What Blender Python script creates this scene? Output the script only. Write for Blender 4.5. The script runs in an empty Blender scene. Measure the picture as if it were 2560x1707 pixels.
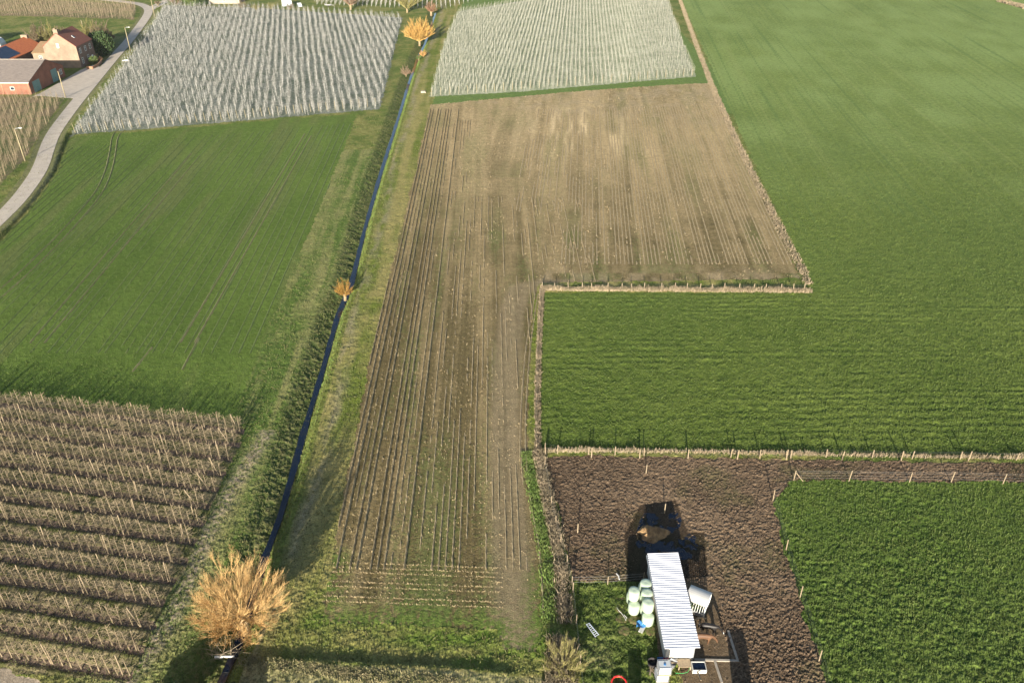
import bpy, bmesh, math, random
import numpy as np
from mathutils import Vector, Matrix
random.seed(7); RNG = np.random.default_rng(11)
sc = bpy.context.scene
COL = sc.collection
# ------------------------------------------------------------------ camera, sky, sun, exposure
FPX, PITCH, CAMH = 1991.0, math.radians(32.32), 68.0
cam = bpy.data.objects.new('camera', bpy.data.cameras.new('camera')); COL.objects.link(cam)
cam.data.sensor_width = 36.0; cam.data.lens = FPX / 2560 * 36
cam.data.clip_start = 1; cam.data.clip_end = 6000
cam.location = (0, 0, CAMH); cam.rotation_euler = (math.pi/2 - PITCH, 0, 0)
sc.camera = cam
SUN_EL, SUN_AZ = math.radians(14.0), math.radians(7.7)      # shadows run towards +Y turned 7.7 deg to +X
w = bpy.data.worlds.new('World'); sc.world = w; w.use_nodes = True
nt = w.node_tree; bg = nt.nodes['Background']
sky = nt.nodes.new('ShaderNodeTexSky'); sky.sky_type = 'NISHITA'; sky.sun_disc = False
sky.sun_elevation = SUN_EL; sky.sun_rotation = math.pi + SUN_AZ; sky.dust_density = 1.0; sky.air_density = 1.0
nt.links.new(sky.outputs[0], bg.inputs[0]); bg.inputs[1].default_value = 0.07
sun = bpy.data.objects.new('sun', bpy.data.lights.new('sun', 'SUN')); COL.objects.link(sun)
sun.data.energy = 5.0; sun.data.angle = math.radians(0.5); sun.data.color = (1.0, 0.91, 0.76)
sun.rotation_euler = Vector((math.sin(SUN_AZ)*math.cos(SUN_EL), math.cos(SUN_AZ)*math.cos(SUN_EL), -math.sin(SUN_EL))).to_track_quat('-Z', 'Y').to_euler()
vs = sc.view_settings; vs.view_transform = 'Standard'; vs.look = 'None'; vs.gamma = 1; vs.exposure = 1.52; vs.use_curve_mapping = False

# ------------------------------------------------------------------ helpers
def U(u, v, z=0.0):
    """surveyed photo point (2560 px wide) -> ground position at height z"""
    x = (u-1280)/FPX; y = (853.5-v)/FPX; c, s = math.cos(PITCH), math.sin(PITCH)
    t = (CAMH-z)/(s-y*c)
    return (x*t, (c+y*s)*t)
def UL(pts, z=0.0): return np.array([U(a, b, z) for a, b in pts])
def tag(o, label=None, cat=None, group=None, kind=None):
    if label: o['label'] = label
    if cat: o['category'] = cat
    if group: o['group'] = group
    if kind: o['kind'] = kind
    return o
def empty(name, loc, rz=0, label=None, cat=None, group=None):
    o = bpy.data.objects.new(name, None); COL.objects.link(o); o.location = loc; o.rotation_euler = (0, 0, rz)
    o.empty_display_size = .2
    return tag(o, label, cat, group)
class MB:
    def __init__(s): s.v = []; s.f = []; s.m = []
    def add(s, vs_, fs, mi=0):
        b = len(s.v); s.v += [tuple(p) for p in vs_]; s.f += [tuple(i+b for i in f) for f in fs]; s.m += [mi]*len(fs)
    def box(s, x0, x1, y0, y1, z0, z1, mi=0, M=None):
        p = [Vector((x, y, z)) for z in (z0, z1) for y in (y0, y1) for x in (x0, x1)]
        if M is not None: p = [M @ q for q in p]
        s.add(p, [(0,2,3,1),(4,5,7,6),(0,1,5,4),(2,6,7,3),(0,4,6,2),(1,3,7,5)], mi)
    def beam(s, a, b, wd, ht, mi=0):
        a = Vector(a); b = Vector(b); d = b-a; L = d.length
        M = Matrix.Translation(a) @ d.to_track_quat('X', 'Z').to_matrix().to_4x4()
        s.box(0, L, -wd/2, wd/2, -ht/2, ht/2, mi, M)
    def tube(s, pts, rad, n=5, cap=True, mi=0):
        pts = [Vector(p) for p in pts]; rings = []; b = len(s.v)
        for i, p in enumerate(pts):
            d = (pts[min(i+1, len(pts)-1)] - pts[max(i-1, 0)])
            if d.length < 1e-7: d = Vector((0, 0, 1))
            d.normalize(); a = d.orthogonal().normalized(); c = d.cross(a)
            r = rad[i] if hasattr(rad, '__len__') else rad
            for k in range(n):
                t = 2*math.pi*k/n; s.v.append(tuple(p + a*(math.cos(t)*r) + c*(math.sin(t)*r)))
        for i in range(len(pts)-1):
            for k in range(n):
                s.f.append((b+i*n+k, b+i*n+(k+1) % n, b+(i+1)*n+(k+1) % n, b+(i+1)*n+k)); s.m.append(mi)
        if cap:
            s.f.append(tuple(b+k for k in range(n))[::-1]); s.f.append(tuple(b+(len(pts)-1)*n+k for k in range(n))); s.m += [mi, mi]
    def lathe(s, prof, n=24, c=(0, 0, 0), mi=0, cap=True):
        b = len(s.v)
        for r, z in prof:
            for k in range(n):
                t = 2*math.pi*k/n; s.v.append((c[0]+r*math.cos(t), c[1]+r*math.sin(t), c[2]+z))
        m = len(prof)
        for i in range(m-1):
            for k in range(n):
                s.f.append((b+i*n+k, b+i*n+(k+1) % n, b+(i+1)*n+(k+1) % n, b+(i+1)*n+k)); s.m.append(mi)
        if cap: s.f.append(tuple(b+(m-1)*n+k for k in range(n))); s.m.append(mi)
    def mesh(s, name, mats, smooth=False):
        me = bpy.data.meshes.new(name); me.from_pydata(s.v, [], s.f)
        for m in (mats if isinstance(mats, (list, tuple)) else [mats]): me.materials.append(m)
        if any(s.m): me.polygons.foreach_set('material_index', s.m)
        if smooth: me.polygons.foreach_set('use_smooth', [True]*len(me.polygons))
        me.update(); return me
    def obj(s, name, mats, parent=None, smooth=False, loc=None):
        o = bpy.data.objects.new(name, s.mesh(name, mats, smooth)); COL.objects.link(o)
        if parent: o.parent = parent
        if loc: o.location = loc
        return o
def np_mesh(name, V, F, mat, smooth=False, col=None, tri=False):
    """V (n,3), F (m,k) arrays"""
    me = bpy.data.meshes.new(name); k = F.shape[1]
    me.vertices.add(len(V)); me.vertices.foreach_set('co', V.astype(np.float32).ravel())
    me.loops.add(F.size); me.loops.foreach_set('vertex_index', F.astype(np.int32).ravel())
    me.polygons.add(len(F)); me.polygons.foreach_set('loop_start', np.arange(0, F.size, k, dtype=np.int32))
    me.polygons.foreach_set('use_smooth', np.full(len(F), bool(smooth)))
    if mat: me.materials.append(mat)
    if col is not None:
        a = me.attributes.new('col', 'FLOAT_COLOR', 'POINT'); a.data.foreach_set('color', col.astype(np.float32).ravel())
    me.update(calc_edges=True); me.validate(clean_customdata=False)
    return me
def link(name, me, parent=None):
    o = bpy.data.objects.new(name, me); COL.objects.link(o)
    if parent: o.parent = parent
    return o

# ------------------------------------------------------------------ materials
def mat(name, c1, c2=None, scale=4.0, rough=.8, metal=0.0, bump=0.0, bscale=None, detail=4, stretch=(1, 1, 1), spec=.3, lo=.35, hi=.65, extra=None, coat=0.0):
    m = bpy.data.materials.new(name); m.use_nodes = True; nt = m.node_tree; N = nt.nodes; L = nt.links
    b = N['Principled BSDF']; b.inputs['Roughness'].default_value = rough; b.inputs['Metallic'].default_value = metal
    b.inputs['Specular IOR Level'].default_value = spec; b.inputs['Base Color'].default_value = (*c1, 1)
    b.inputs['Coat Weight'].default_value = coat
    tc = N.new('ShaderNodeTexCoord'); mp = N.new('ShaderNodeMapping'); L.new(tc.outputs['Object'], mp.inputs[0]); mp.inputs['Scale'].default_value = stretch
    if c2 is not None:
        n = N.new('ShaderNodeTexNoise'); n.inputs['Scale'].default_value = scale; n.inputs['Detail'].default_value = detail; L.new(mp.outputs[0], n.inputs[0])
        r = N.new('ShaderNodeMapRange'); r.inputs[1].default_value = lo; r.inputs[2].default_value = hi; L.new(n.outputs[0], r.inputs[0])
        x = N.new('ShaderNodeMix'); x.data_type = 'RGBA'; x.inputs[6].default_value = (*c1, 1); x.inputs[7].default_value = (*c2, 1)
        L.new(r.outputs[0], x.inputs[0]); L.new(x.outputs[2], b.inputs['Base Color'])
    if bump:
        n2 = N.new('ShaderNodeTexNoise'); n2.inputs['Scale'].default_value = bscale or scale; n2.inputs['Detail'].default_value = 5; L.new(mp.outputs[0], n2.inputs[0])
        bp = N.new('ShaderNodeBump'); bp.inputs['Strength'].default_value = 1; bp.inputs['Distance'].default_value = bump; L.new(n2.outputs[0], bp.inputs['Height']); L.new(bp.outputs[0], b.inputs['Normal'])
    return m
def brick_mat(name, a, b_, mortar, scale=1.0, bw=.24, bh=.075):
    m = bpy.data.materials.new(name); m.use_nodes = True; nt = m.node_tree; N = nt.nodes; L = nt.links; b = N['Principled BSDF']; b.inputs['Roughness'].default_value = .9
    tc = N.new('ShaderNodeTexCoord'); sp = N.new('ShaderNodeSeparateXYZ'); L.new(tc.outputs['Object'], sp.inputs[0])
    ad = N.new('ShaderNodeMath'); L.new(sp.outputs[0], ad.inputs[0]); L.new(sp.outputs[1], ad.inputs[1])
    cb = N.new('ShaderNodeCombineXYZ'); L.new(ad.outputs[0], cb.inputs[0]); L.new(sp.outputs[2], cb.inputs[1])
    br = N.new('ShaderNodeTexBrick'); br.inputs['Color1'].default_value = (*a, 1); br.inputs['Color2'].default_value = (*b_, 1); br.inputs['Mortar'].default_value = (*mortar, 1)
    br.inputs['Scale'].default_value = scale; br.inputs['Brick Width'].default_value = bw; br.inputs['Row Height'].default_value = bh; br.inputs['Mortar Size'].default_value = .01
    L.new(cb.outputs[0], br.inputs[0])
    n = N.new('ShaderNodeTexNoise'); n.inputs['Scale'].default_value = .6; n.inputs['Detail'].default_value = 6; L.new(tc.outputs['Object'], n.inputs[0])
    r = N.new('ShaderNodeMapRange'); r.inputs[1].default_value = .3; r.inputs[2].default_value = .7; r.inputs[3].default_value = .78; r.inputs[4].default_value = 1.15; L.new(n.outputs[0], r.inputs[0])
    mx = N.new('ShaderNodeVectorMath'); mx.operation = 'SCALE'; L.new(br.outputs[0], mx.inputs[0]); L.new(r.outputs[0], mx.inputs['Scale']); L.new(mx.outputs[0], b.inputs['Base Color'])
    return m
def terrain_mat():
    m = bpy.data.materials.new('field_surface'); m.use_nodes = True; nt = m.node_tree; N = nt.nodes; L = nt.links; b = N['Principled BSDF']
    b.inputs['Roughness'].default_value = .95; b.inputs['Specular IOR Level'].default_value = .1
    at = N.new('ShaderNodeAttribute'); at.attribute_name = 'col'
    g = N.new('ShaderNodeNewGeometry')
    n = N.new('ShaderNodeTexNoise'); n.inputs['Scale'].default_value = 6.0; n.inputs['Detail'].default_value = 6; n.inputs['Roughness'].default_value = .7; L.new(g.outputs['Position'], n.inputs[0])
    r = N.new('ShaderNodeMapRange'); r.inputs[1].default_value = .3; r.inputs[2].default_value = .7; r.inputs[3].default_value = .50; r.inputs[4].default_value = 1.50; L.new(n.outputs[0], r.inputs[0])
    n3 = N.new('ShaderNodeTexNoise'); n3.inputs['Scale'].default_value = .9; n3.inputs['Detail'].default_value = 8; n3.inputs['Roughness'].default_value = .75; L.new(g.outputs['Position'], n3.inputs[0])
    r3 = N.new('ShaderNodeMapRange'); r3.inputs[1].default_value = .3; r3.inputs[2].default_value = .7; r3.inputs[3].default_value = .70; r3.inputs[4].default_value = 1.30; L.new(n3.outputs[0], r3.inputs[0]); mm = N.new('ShaderNodeMath'); mm.operation = 'MULTIPLY'; L.new(r.outputs[0], mm.inputs[0]); L.new(r3.outputs[0], mm.inputs[1])
    mx = N.new('ShaderNodeVectorMath'); mx.operation = 'SCALE'; L.new(at.outputs['Color'], mx.inputs[0]); L.new(mm.outputs[0], mx.inputs['Scale']); L.new(mx.outputs[0], b.inputs['Base Color'])
    bp = N.new('ShaderNodeBump'); bp.inputs['Distance'].default_value = .14
    mp = N.new('ShaderNodeMapping'); mp.inputs['Scale'].default_value = (1, .8, 1); L.new(g.outputs['Position'], mp.inputs[0])
    n2 = N.new('ShaderNodeTexNoise'); n2.inputs['Scale'].default_value = 6.0; n2.inputs['Detail'].default_value = 5; n2.inputs['Roughness'].default_value = .65; L.new(mp.outputs[0], n2.inputs[0])
    L.new(n2.outputs[0], bp.inputs['Height']); L.new(at.outputs['Alpha'], bp.inputs['Strength']); L.new(bp.outputs[0], b.inputs['Normal'])
    return m
M = {}
M['terrain'] = terrain_mat()
M['road'] = mat('worn_concrete', (.46,.40,.33), (.38,.33,.28), .5, .85, bump=.01, bscale=6)
M['water'] = mat('ditch_water', (.001,.005,.016), (.010,.012,.010), 1.1, rough=.05, lo=.5, hi=.8, spec=.5, bump=.006, bscale=1.2)
M['twig_orange'] = mat('willow_twigs', (.50,.31,.125), (.40,.28,.13), 1.5, .6)
M['bark_willow'] = mat('willow_bark', (.30,.23,.13), (.20,.15,.09), 5, .9, bump=.02)
M['twig_tan'] = mat('fruit_twigs', (.25,.20,.13), (.19,.15,.095), 2, .8)
M['trunk_tan'] = mat('fruit_trunk', (.235,.185,.12), (.185,.145,.095), 6, .85)
M['white_twig'] = mat('whitened_twigs', (.40,.39,.365), (.12,.12,.11), 1.3, .9, lo=.42, hi=.60)  # dark blotches stand in for shadow specks among the white trees
M['white_trunk'] = mat('whitened_trunk', (.38,.37,.315), (.18,.178,.145), 1.6, .9, lo=.42, hi=.62)
M['straw'] = mat('dry_straw', (.27,.215,.145), (.18,.15,.095), .8, .9)
M['stubble'] = mat('maize_stubble', (.36,.285,.17), (.27,.215,.13), 2, .9)
M['wood'] = mat('fence_wood', (.27,.215,.145), (.21,.165,.11), 4, .85)
M['pole'] = mat('pole_wood', (.30,.255,.155), (.25,.21,.13), 3, .85)
M['wire'] = mat('fence_wire', (.3,.3,.29), None, rough=.5, metal=.5)
M['tape'] = mat('fence_tape', (.42,.41,.38), None, rough=.7)
M['white'] = mat('white_panel', (.55,.54,.51), (.49,.48,.46), 1.2, .5)
M['roof_metal'] = mat('white_roof_sheet', (.72,.72,.76), (.64,.65,.70), .7, .4)
M['wrap'] = mat('bale_wrap', (.42,.50,.385), (.35,.43,.33), 2.2, .28, bump=.015, bscale=9, coat=.3)
M['red_brick'] = brick_mat('red_brick', (.25,.085,.05), (.21,.075,.045), (.24,.13,.09))
M['tan_brick'] = brick_mat('tan_brick', (.25,.175,.12), (.21,.15,.105), (.24,.19,.14))
M['dark_brick'] = brick_mat('brown_brick', (.20,.12,.09), (.16,.10,.08), (.22,.17,.14))
M['grey_roof'] = mat('fibre_cement', (.20,.17,.15), (.14,.12,.11), 1.4, .9, bump=.02, stretch=(.6, 2, 2))
M['orange_tile'] = mat('orange_tile', (.55,.17,.06), (.46,.13,.05), 1.6, .75)
M['brown_tile'] = mat('brown_tile', (.22,.085,.055), (.18,.07,.05), 1.4, .8)
M['annex_tile'] = mat('annex_tile', (.27,.17,.09), (.23,.15,.08), 1.4, .8)
M['cream'] = mat('cream_render', (.36,.31,.24), (.32,.27,.21), .8, .85)
M['glass'] = mat('dark_glass', (.02,.03,.045), None, rough=.08, spec=.6)
M['solar'] = mat('solar_panel', (.008,.014,.035), None, rough=.12, spec=.6)
M['green_door'] = mat('green_door', (.16,.27,.26), (.14,.24,.23), 1, .6)
M['frame_white'] = mat('painted_frame', (.72,.72,.70), None, rough=.5)
M['dark'] = mat('dark_rubber', (.02,.02,.022), (.035,.03,.03), 3, .7)
M['concrete'] = mat('kerb_concrete', (.34,.30,.25), (.26,.23,.19), 2, .9)
M['red'] = mat('red_plastic', (.60,.03,.03), None, rough=.35)
M['blue'] = mat('blue_tarp', (.05,.20,.45), (.04,.14,.33), 3, .4)
M['alu'] = mat('aluminium', (.55,.60,.68), None, rough=.5, metal=.1)
M['timber'] = mat('weathered_timber', (.34,.27,.18), (.26,.20,.14), 4, .85)
M['manure'] = mat('manure', (.12,.07,.035), (.30,.19,.09), 2.0, .95, bump=.12, bscale=3)
M['horse_brown'] = mat('chestnut_coat', (.115,.060,.032), (.085,.045,.026), 3, .6)
M['horse_black'] = mat('black_coat', (.015,.013,.013), None, rough=.45)
M['leaf_dark'] = mat('evergreen_leaf', (.03,.055,.02), (.05,.08,.025), 1.3, .8)
M['leaf_ivy'] = mat('bush_leaf', (.07,.12,.03), (.12,.15,.05), 1.3, .8)
M['tank'] = mat('tank_plastic', (.46,.48,.49), None, rough=.4)
M['steel'] = mat('galvanised_cage', (.45,.47,.5), None, rough=.4, metal=.6)
M['garden_brick'] = mat('pale_brick', (.30,.17,.11), (.26,.15,.09), 4, .9)

# ------------------------------------------------------------------ numpy noise + geometry tools
def hsh(ix, iy, seed):
    h = (ix.astype(np.int64)*374761393 + iy.astype(np.int64)*668265263 + seed*1442695041) & 0xffffffff
    h = ((h ^ (h >> 13))*1274126177) & 0xffffffff
    return ((h ^ (h >> 16)) & 0xffff)/65535.0
def vn(x, y, seed=0):
    xi = np.floor(x); yi = np.floor(y); fx = x-xi; fy = y-yi
    fx = fx*fx*(3-2*fx); fy = fy*fy*(3-2*fy)
    a = hsh(xi, yi, seed); b = hsh(xi+1, yi, seed); c = hsh(xi, yi+1, seed); d = hsh(xi+1, yi+1, seed)
    return (a+(b-a)*fx)+((c+(d-c)*fx)-(a+(b-a)*fx))*fy
def fbm(x, y, seed=0, o=4, g=.5):
    s = 0; a = 1; t = 0
    for i in range(o):
        k = 2.03**i; s = s + a*vn(x*k+i*17.3, y*k-i*9.1, seed+i); t += a; a *= g
    return s/t
def pip(x, y, P):
    r = np.zeros(x.shape, bool); n = len(P)
    for i in range(n):
        x1, y1 = P[i]; x2, y2 = P[(i+1) % n]
        if y1 == y2: continue
        c = ((y1 > y) != (y2 > y)) & (x < (x2-x1)*(y-y1)/(y2-y1)+x1); r ^= c
    return r
def dpl(x, y, P, signed=False):
    d = np.full(x.shape, 1e9)
    for i in range(len(P)-1):
        ax, ay = P[i]; bx, by = P[i+1]; dx, dy = bx-ax, by-ay; L2 = dx*dx+dy*dy
        t = np.clip(((x-ax)*dx+(y-ay)*dy)/L2, 0, 1); d = np.minimum(d, np.hypot(x-ax-t*dx, y-ay-t*dy))
    return d
def sst(a, b, x): t = np.clip((x-a)/(b-a), 0, 1); return t*t*(3-2*t)

# ------------------------------------------------------------------ the survey of the place
DITCH = UL([(1062,103),(1043,141),(1023,196),(998,277),(947,435),(909,566),(877,697),(840,784),(800,925),(762,1045),(729,1165),(697,1273),(656,1382),(587,1606),(566,1645),(538,1707)])
DITCH = np.vstack([[-37, 480], DITCH, [-29.5, 30]])[::-1]
def ditch_x(y): return np.interp(y, DITCH[:, 1], DITCH[:, 0])
ROADC = [(-60,600),(0,546),(46,500),(87,445),(105,411),(116,375),(130,339),(157,300),(191,256),(221,220),(246,190),(270,161),(294,133),(319,106),(339,80),(357,56),(370,36),(372,24),(362,15),(343,9),(310,5),(270,0),(200,-6),(60,-14)]
ROAD = UL(ROADC)
ROADD = UL([(180,330),(165,356),(139,424),(65,522),(0,596),(-60,640)])
MZ = UL([(1088,1440*1.0)] ) # placeholder
def S(l): return [(a*1.0884, b*1.0884) for a, b in l]
R_MAIZE = UL(S([(988,241),(1300,212),(1560,194),(1640,191),(1700,330),(1790,520),(1838,640),(1240,650),(1226,700),(1213,900),(1211,1000),(1215,1090),(1243,1250),(1250,1400),(1240,1440),(1230,1500),(1160,1490),(1140,1445),(740,1425),(765,1290),(790,1130),(860,780),(955,390)]))
R_CROPR = UL(S([(1248,672),(1868,672),(1858,640),(1800,515),(1712,330),(1650,190),(1600,80),(1567,0),(1558,-14),(3300,-14),(3300,1050),(1900,1046),(1240,1036),(1237,900),(1241,760)]))
R_CROPL = UL([(163,345),(400,325),(700,300),(893,285),(800,520),(720,700),(626,935),(605,985),(597,1040),(560,1062),(300,1020),(0,985),(-400,935),(-400,600),(0,602),(70,528),(143,428),(172,356)])
R_ORL = UL([(175,338),(600,303),(950,273),(1006,45),(640,20),(410,14),(365,88),(290,188),(215,280)])
R_ORR = UL([(1075,242),(1300,230),(1740,192),(1735,180),(1665,-10),(1380,-10),(1145,30),(1110,110)])
R_MUD = UL([(1352,1142),(1500,1139),(2010,1150),(2700,1160),(2700,1206),(1985,1200),(1933,1250),(1955,1350),(1985,1440),(2010,1530),(2048,1650),(2075,1760),(1700,1760),(1700,1640),(1640,1640),(1640,1450),(1432,1455),(1420,1380),(1400,1290)])
R_PAST = UL([(1985,1198),(2700,1208),(2700,1800),(2078,1760),(2048,1650),(2010,1530),(1985,1440),(1955,1350),(1933,1248)])
R_LAWN = UL([(1432,1458),(1640,1450),(1640,1800),(1460,1800),(1445,1600)])
R_ORB = UL([(-300,965),(0,990),(602,1052),(612,1078),(505,1330),(380,1580),(330,1700),(-500,1640)])
R_TRACK = UL([(-300,1655),(0,1672),(60,1684),(110,1700),(170,1760),(-300,1760)])
R_ORW = UL([(-150,480),(0,462),(60,400),(95,345),(150,262),(165,247),(90,242),(-150,240)])
R_ORT = UL([(-200,36),(120,42),(335,50),(342,20),(330,12),(0,-4),(-200,-10)])
R_YARD = [(80,242),(100,234),(172,193),(200,176),(232,163),(250,168),(262,172),(246,190),(221,222),(193,252),(182,246),(150,244),(100,240)]
REG = [('mown_meadow', None), ('crop_field_left', R_CROPL), ('maize_stubble_field', R_MAIZE), ('crop_field_right', R_CROPR), ('orchard_ground_white', R_ORL), ('orchard_ground_netted', R_ORR),
       ('muddy_paddock', R_MUD), ('pasture', R_PAST), ('lawn', R_LAWN), ('orchard_ground_brown', R_ORB), ('dirt_track', R_TRACK), ('orchard_ground_roadside', R_ORW), ('orchard_ground_far', R_ORT)]

# ------------------------------------------------------------------ terrain sheet: one grid, cut into the fields
ys = [34.0]
while ys[-1] < 470: ys.append(ys[-1] + max(.085, ys[-1]*.0022))
ys = np.array(ys); NU = 1020
us = np.linspace(-.70, .70, NU)
Yg, Ug = np.meshgrid(ys, us, indexing='ij'); Xg = Ug*(Yg+42)
def region_id(x, y):
    wx = x + (vn(x*1.3, y*1.3, 5)-.5)*.5 + (vn(x*.3, y*.3, 6)-.5)*.4; wy = y + (vn(x*1.3, y*1.3, 8)-.5)*.5 + (vn(x*.3, y*.3, 9)-.5)*.4
    r = np.zeros(x.shape, np.int8)
    for i, (n, P) in enumerate(REG):
        if P is not None: r[pip(wx, wy, P)] = i
    return r
def rowcoord(x, y, ang): a = math.radians(ang); return x*math.cos(a)-y*math.sin(a), x*math.sin(a)+y*math.cos(a)
ORB_A, ORB_B = np.array(U(-10, 1010)), np.array(U(602, 1077))        # first tree row of the brown orchard
ORB_D = (ORB_B-ORB_A)/np.linalg.norm(ORB_B-ORB_A); ORB_N = np.array([ORB_D[1], -ORB_D[0]])
if ORB_N[1] > 0: ORB_N = -ORB_N
ORB_S = float(np.dot(np.array(U(324, 1688))-ORB_B, ORB_N))/13.0
def heights(x, y, r, want_col=True):
    z = np.zeros(x.shape); C = np.zeros(x.shape+(4,)); C[..., 3] = .6
    n1 = fbm(x*.9, y*.9, 1, 4); n2 = fbm(x*3.6, y*3.6, 21, 3, .6); big = fbm(x*.045, y*.045, 31, 4); mid = fbm(x*.22, y*.22, 41, 4); st = vn(x*8, y*8, 51)
    def setc(m, a, b, t, al=.6):
        t = t[m][:, None]; C[m, :3] = np.array(a)*(1-t)+np.array(b)*t; C[m, 3] = al
    cl = lambda v, a, b: np.clip((v-a)/(b-a), 0, 1)
    # meadow / rough grass
    m = r == 0
    z[m] = (.16*(n1-.5)+.20*(n2-.5)+.07*(st-.5))[m]; setc(m, (.090,.125,.026), (.19,.185,.060), cl(mid*.6+n1*.4, .38, .66), .9)
    dx = x-ditch_x(y)
    t = m & (dx > 0) & (x < 40)                # right side of ditch: yellower, mown in long stripes
    s = fbm(dx*.55, y*.03, 61, 3); setc(t, (.115,.145,.026), (.25,.22,.08), cl(s*.6+mid*.4, .38, .62), .8)
    t2 = m & (dx > 1.0) & (dx < 6.5); k = (np.exp(-((dx-3.3-.6*np.sin(y*.09))/1.0)**2)*np.clip(fbm(x*.9, y*.25, 67, 3)*3-.9, 0, 1))[t2][:, None]*.75; C[t2, :3] = C[t2, :3]*(1-k) + np.array((.25,.215,.13))*k*(.7+.6*n2[t2])[:, None]
    t = m & (y > 232) & (x > -24) & (x < 70); setc(t, (.095,.15,.04), (.12,.17,.045), mid, .35)
    t = m & (dx < -1) & (dx > -14) & (y < 200)  # left rough margin with mown wheel line
    s = np.exp(-((dx+8.5)/.8)**2)*.0+fbm(dx*.7, y*.04, 71, 3); setc(t, (.08,.125,.026), (.20,.20,.075), cl(s*.5+n2*.25+mid*.25, .40, .62), 1.0)
    s = m & (y < 85) & (dx > -9.5-.06*(85-y)) & (dx < -3) ; k = np.exp(-((dx+6.4+.5*np.sin(y*.2)+(70-y)*.09)/1.1)**2)[s][:, None]*np.clip((n2[s][:, None]-.25)*2.2, 0, 1)
    C[s, :3] = C[s, :3]*(1-k)+np.array((.30,.235,.175))*k
    # ditch banks
    b = (dx > -4.2) & (dx < 2.2) & (y < 400)
    prof = np.interp(dx, [-4.2, -3.3, -.42, .40, 1.6, 2.2], [0, -.08, -1.30, -1.30, -.02, 0]); z[b] += prof[b]+(.30*(n2-.5)+.25*(n1-.5))[b]*np.clip(-prof[b]*1.5, 0, 1)*(prof[b] > -1.29)
    t = b & (dx < -.5); k = sst(-4.0, -2.4, dx)[t][:, None]*.8; k2 = np.clip((n2[t]-.45)*3, 0, 1)[:, None]
    C[t, :3] = C[t, :3]*(1-k)+(np.array((.06,.088,.024))*(1-k2)+np.array((.15,.135,.062))*k2)*k
    t = b & (dx > .5); C[t, :3] = np.array((.13,.15,.035))*(.45+1.1*n2[t])[:, None]
    # crop left
    m = r == 1
    z[m] = (.05*(n1-.5)+.09*(n2-.5)+.06*(st-.5))[m]; a, bb = rowcoord(x, y, -2.2)
    setc(m, (.064,.106,.018), (.104,.155,.030), cl(fbm(a*.4, bb*.02, 81, 3)*.25+big*.4+n2*.35, .35, .65), .9)
    k = cl(fbm(a*.25, bb*.03, 83, 3), .58, .75)[m][:, None]*.35; C[m, :3] = C[m, :3]*(1-k)+np.array((.14,.13,.06))*k
    # maize
    m = r == 2
    a, bb = rowcoord(x, y, -1.3); a2, b2 = rowcoord(x, y, 4.7)
    right = (x > 5) & (y > 131) | (x > -5+ (190-y)*.02) & (y > 180); aa = np.where(right, a2, a)
    lane = fbm(aa*.8, y*.02, 91, 3); z[m] = (.07*(n2-.5)+.07*(st-.5)+.06*(lane-.5)+.03*np.cos(aa*2*math.pi/.75))[m]
    setc(m, (.118,.093,.042), (.370,.280,.150), cl(lane*.42+mid*.2+n2*.22+.30*sst(90, 225, y), .38, .80), .8)
    g = cl(fbm(aa*.3, y*.04, 95, 4)*.6+n2*.4, .50, .66)*np.where(y > 150, .45, .85)+.5*(1-sst(55, 60.5, y+2*mid))*(n2 > .42); k = g[m][:, None]*.75; C[m, :3] = C[m, :3]*(1-k)+np.array((.095,.125,.035))*k
    k = (cl(fbm(a2*.7, y*.05, 97, 3), .5, .7)*np.exp(-(((x-20)/14)**2+((y-215)/22)**2)))[m][:, None]; C[m, :3] = C[m, :3]*(1-k)+np.array((.60,.46,.27))*k
    k = (cl(fbm(x*.6, y*.3, 99, 3), .45, .65)*(sst(232, 240, y+x*.3)+ (1-sst(128, 136, y))*(x > 3)*(y > 124))*.5)[m][:, None]; C[m, :3] = C[m, :3]*(1-k)+np.array((.33,.26,.16))*k
    e = dpl(x, y, UL(S([(1256,1330),(1250,1400),(1240,1440),(1230,1500),(1160,1490),(1140,1445),(740,1425),(765,1290)]))); k = (np.clip(1.15-e/2.6, 0, 1)*np.clip((n2*.6+n1*.4-.38)*7, 0, 1))[m][:, None]; EDGE = k
    tr = dpl(x, y, UL([(1700,716),(1360,712),(1300,722),(1278,780),(1268,900),(1262,1100),(1270,1250),(1280,1420),(1290,1620)])); k = (1-sst(1.4, 2.8, tr)); km = k*m
    z[m] *= (1-.6*k)[m]; k = (k*.8)[m][:, None]; C[m, :3] = C[m, :3]*(1-k)+(np.array((.215,.168,.10))*(.8+.4*vn(a*2, y*.05, 3)[m])[:, None])*k; C[m, :3] = C[m, :3]*(1-EDGE)+np.array((.10,.145,.03))*EDGE
    # crop right incl. the L
    m = r == 3
    fade = 1-.5*sst(110, 260, y)
    h = .12*(n1-.5)*fade+.19*(n2-.5)*fade+.11*(st-.5)*fade; low = (y < 123.5)
    rr = np.sin((y+.5*(fbm(x*.12, y*.3, 103, 3)-.5)*3)*2*math.pi/1.55); lmask = np.clip(vn(x*.05, y*.5, 105)*1.6-.4, 0, 1)
    h = h + np.where(low, .035*rr*lmask, 0)
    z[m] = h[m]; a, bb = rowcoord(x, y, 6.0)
    setc(m, (.067,.103,.018), (.120,.158,.032), cl(n1*.35+n2*.35+big*.3, .35, .65), .9)
    k = (.45+.55*cl(fbm(a*.09, bb*.05, 109, 4), .3, .7))[m][:, None]*sst(85, 250, y)[m][:, None]; C[m, :3] = C[m, :3]*(1-k)+np.array((.160,.215,.064))*k  # paler with distance: haze and front-lit far crop put into the colour
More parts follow.
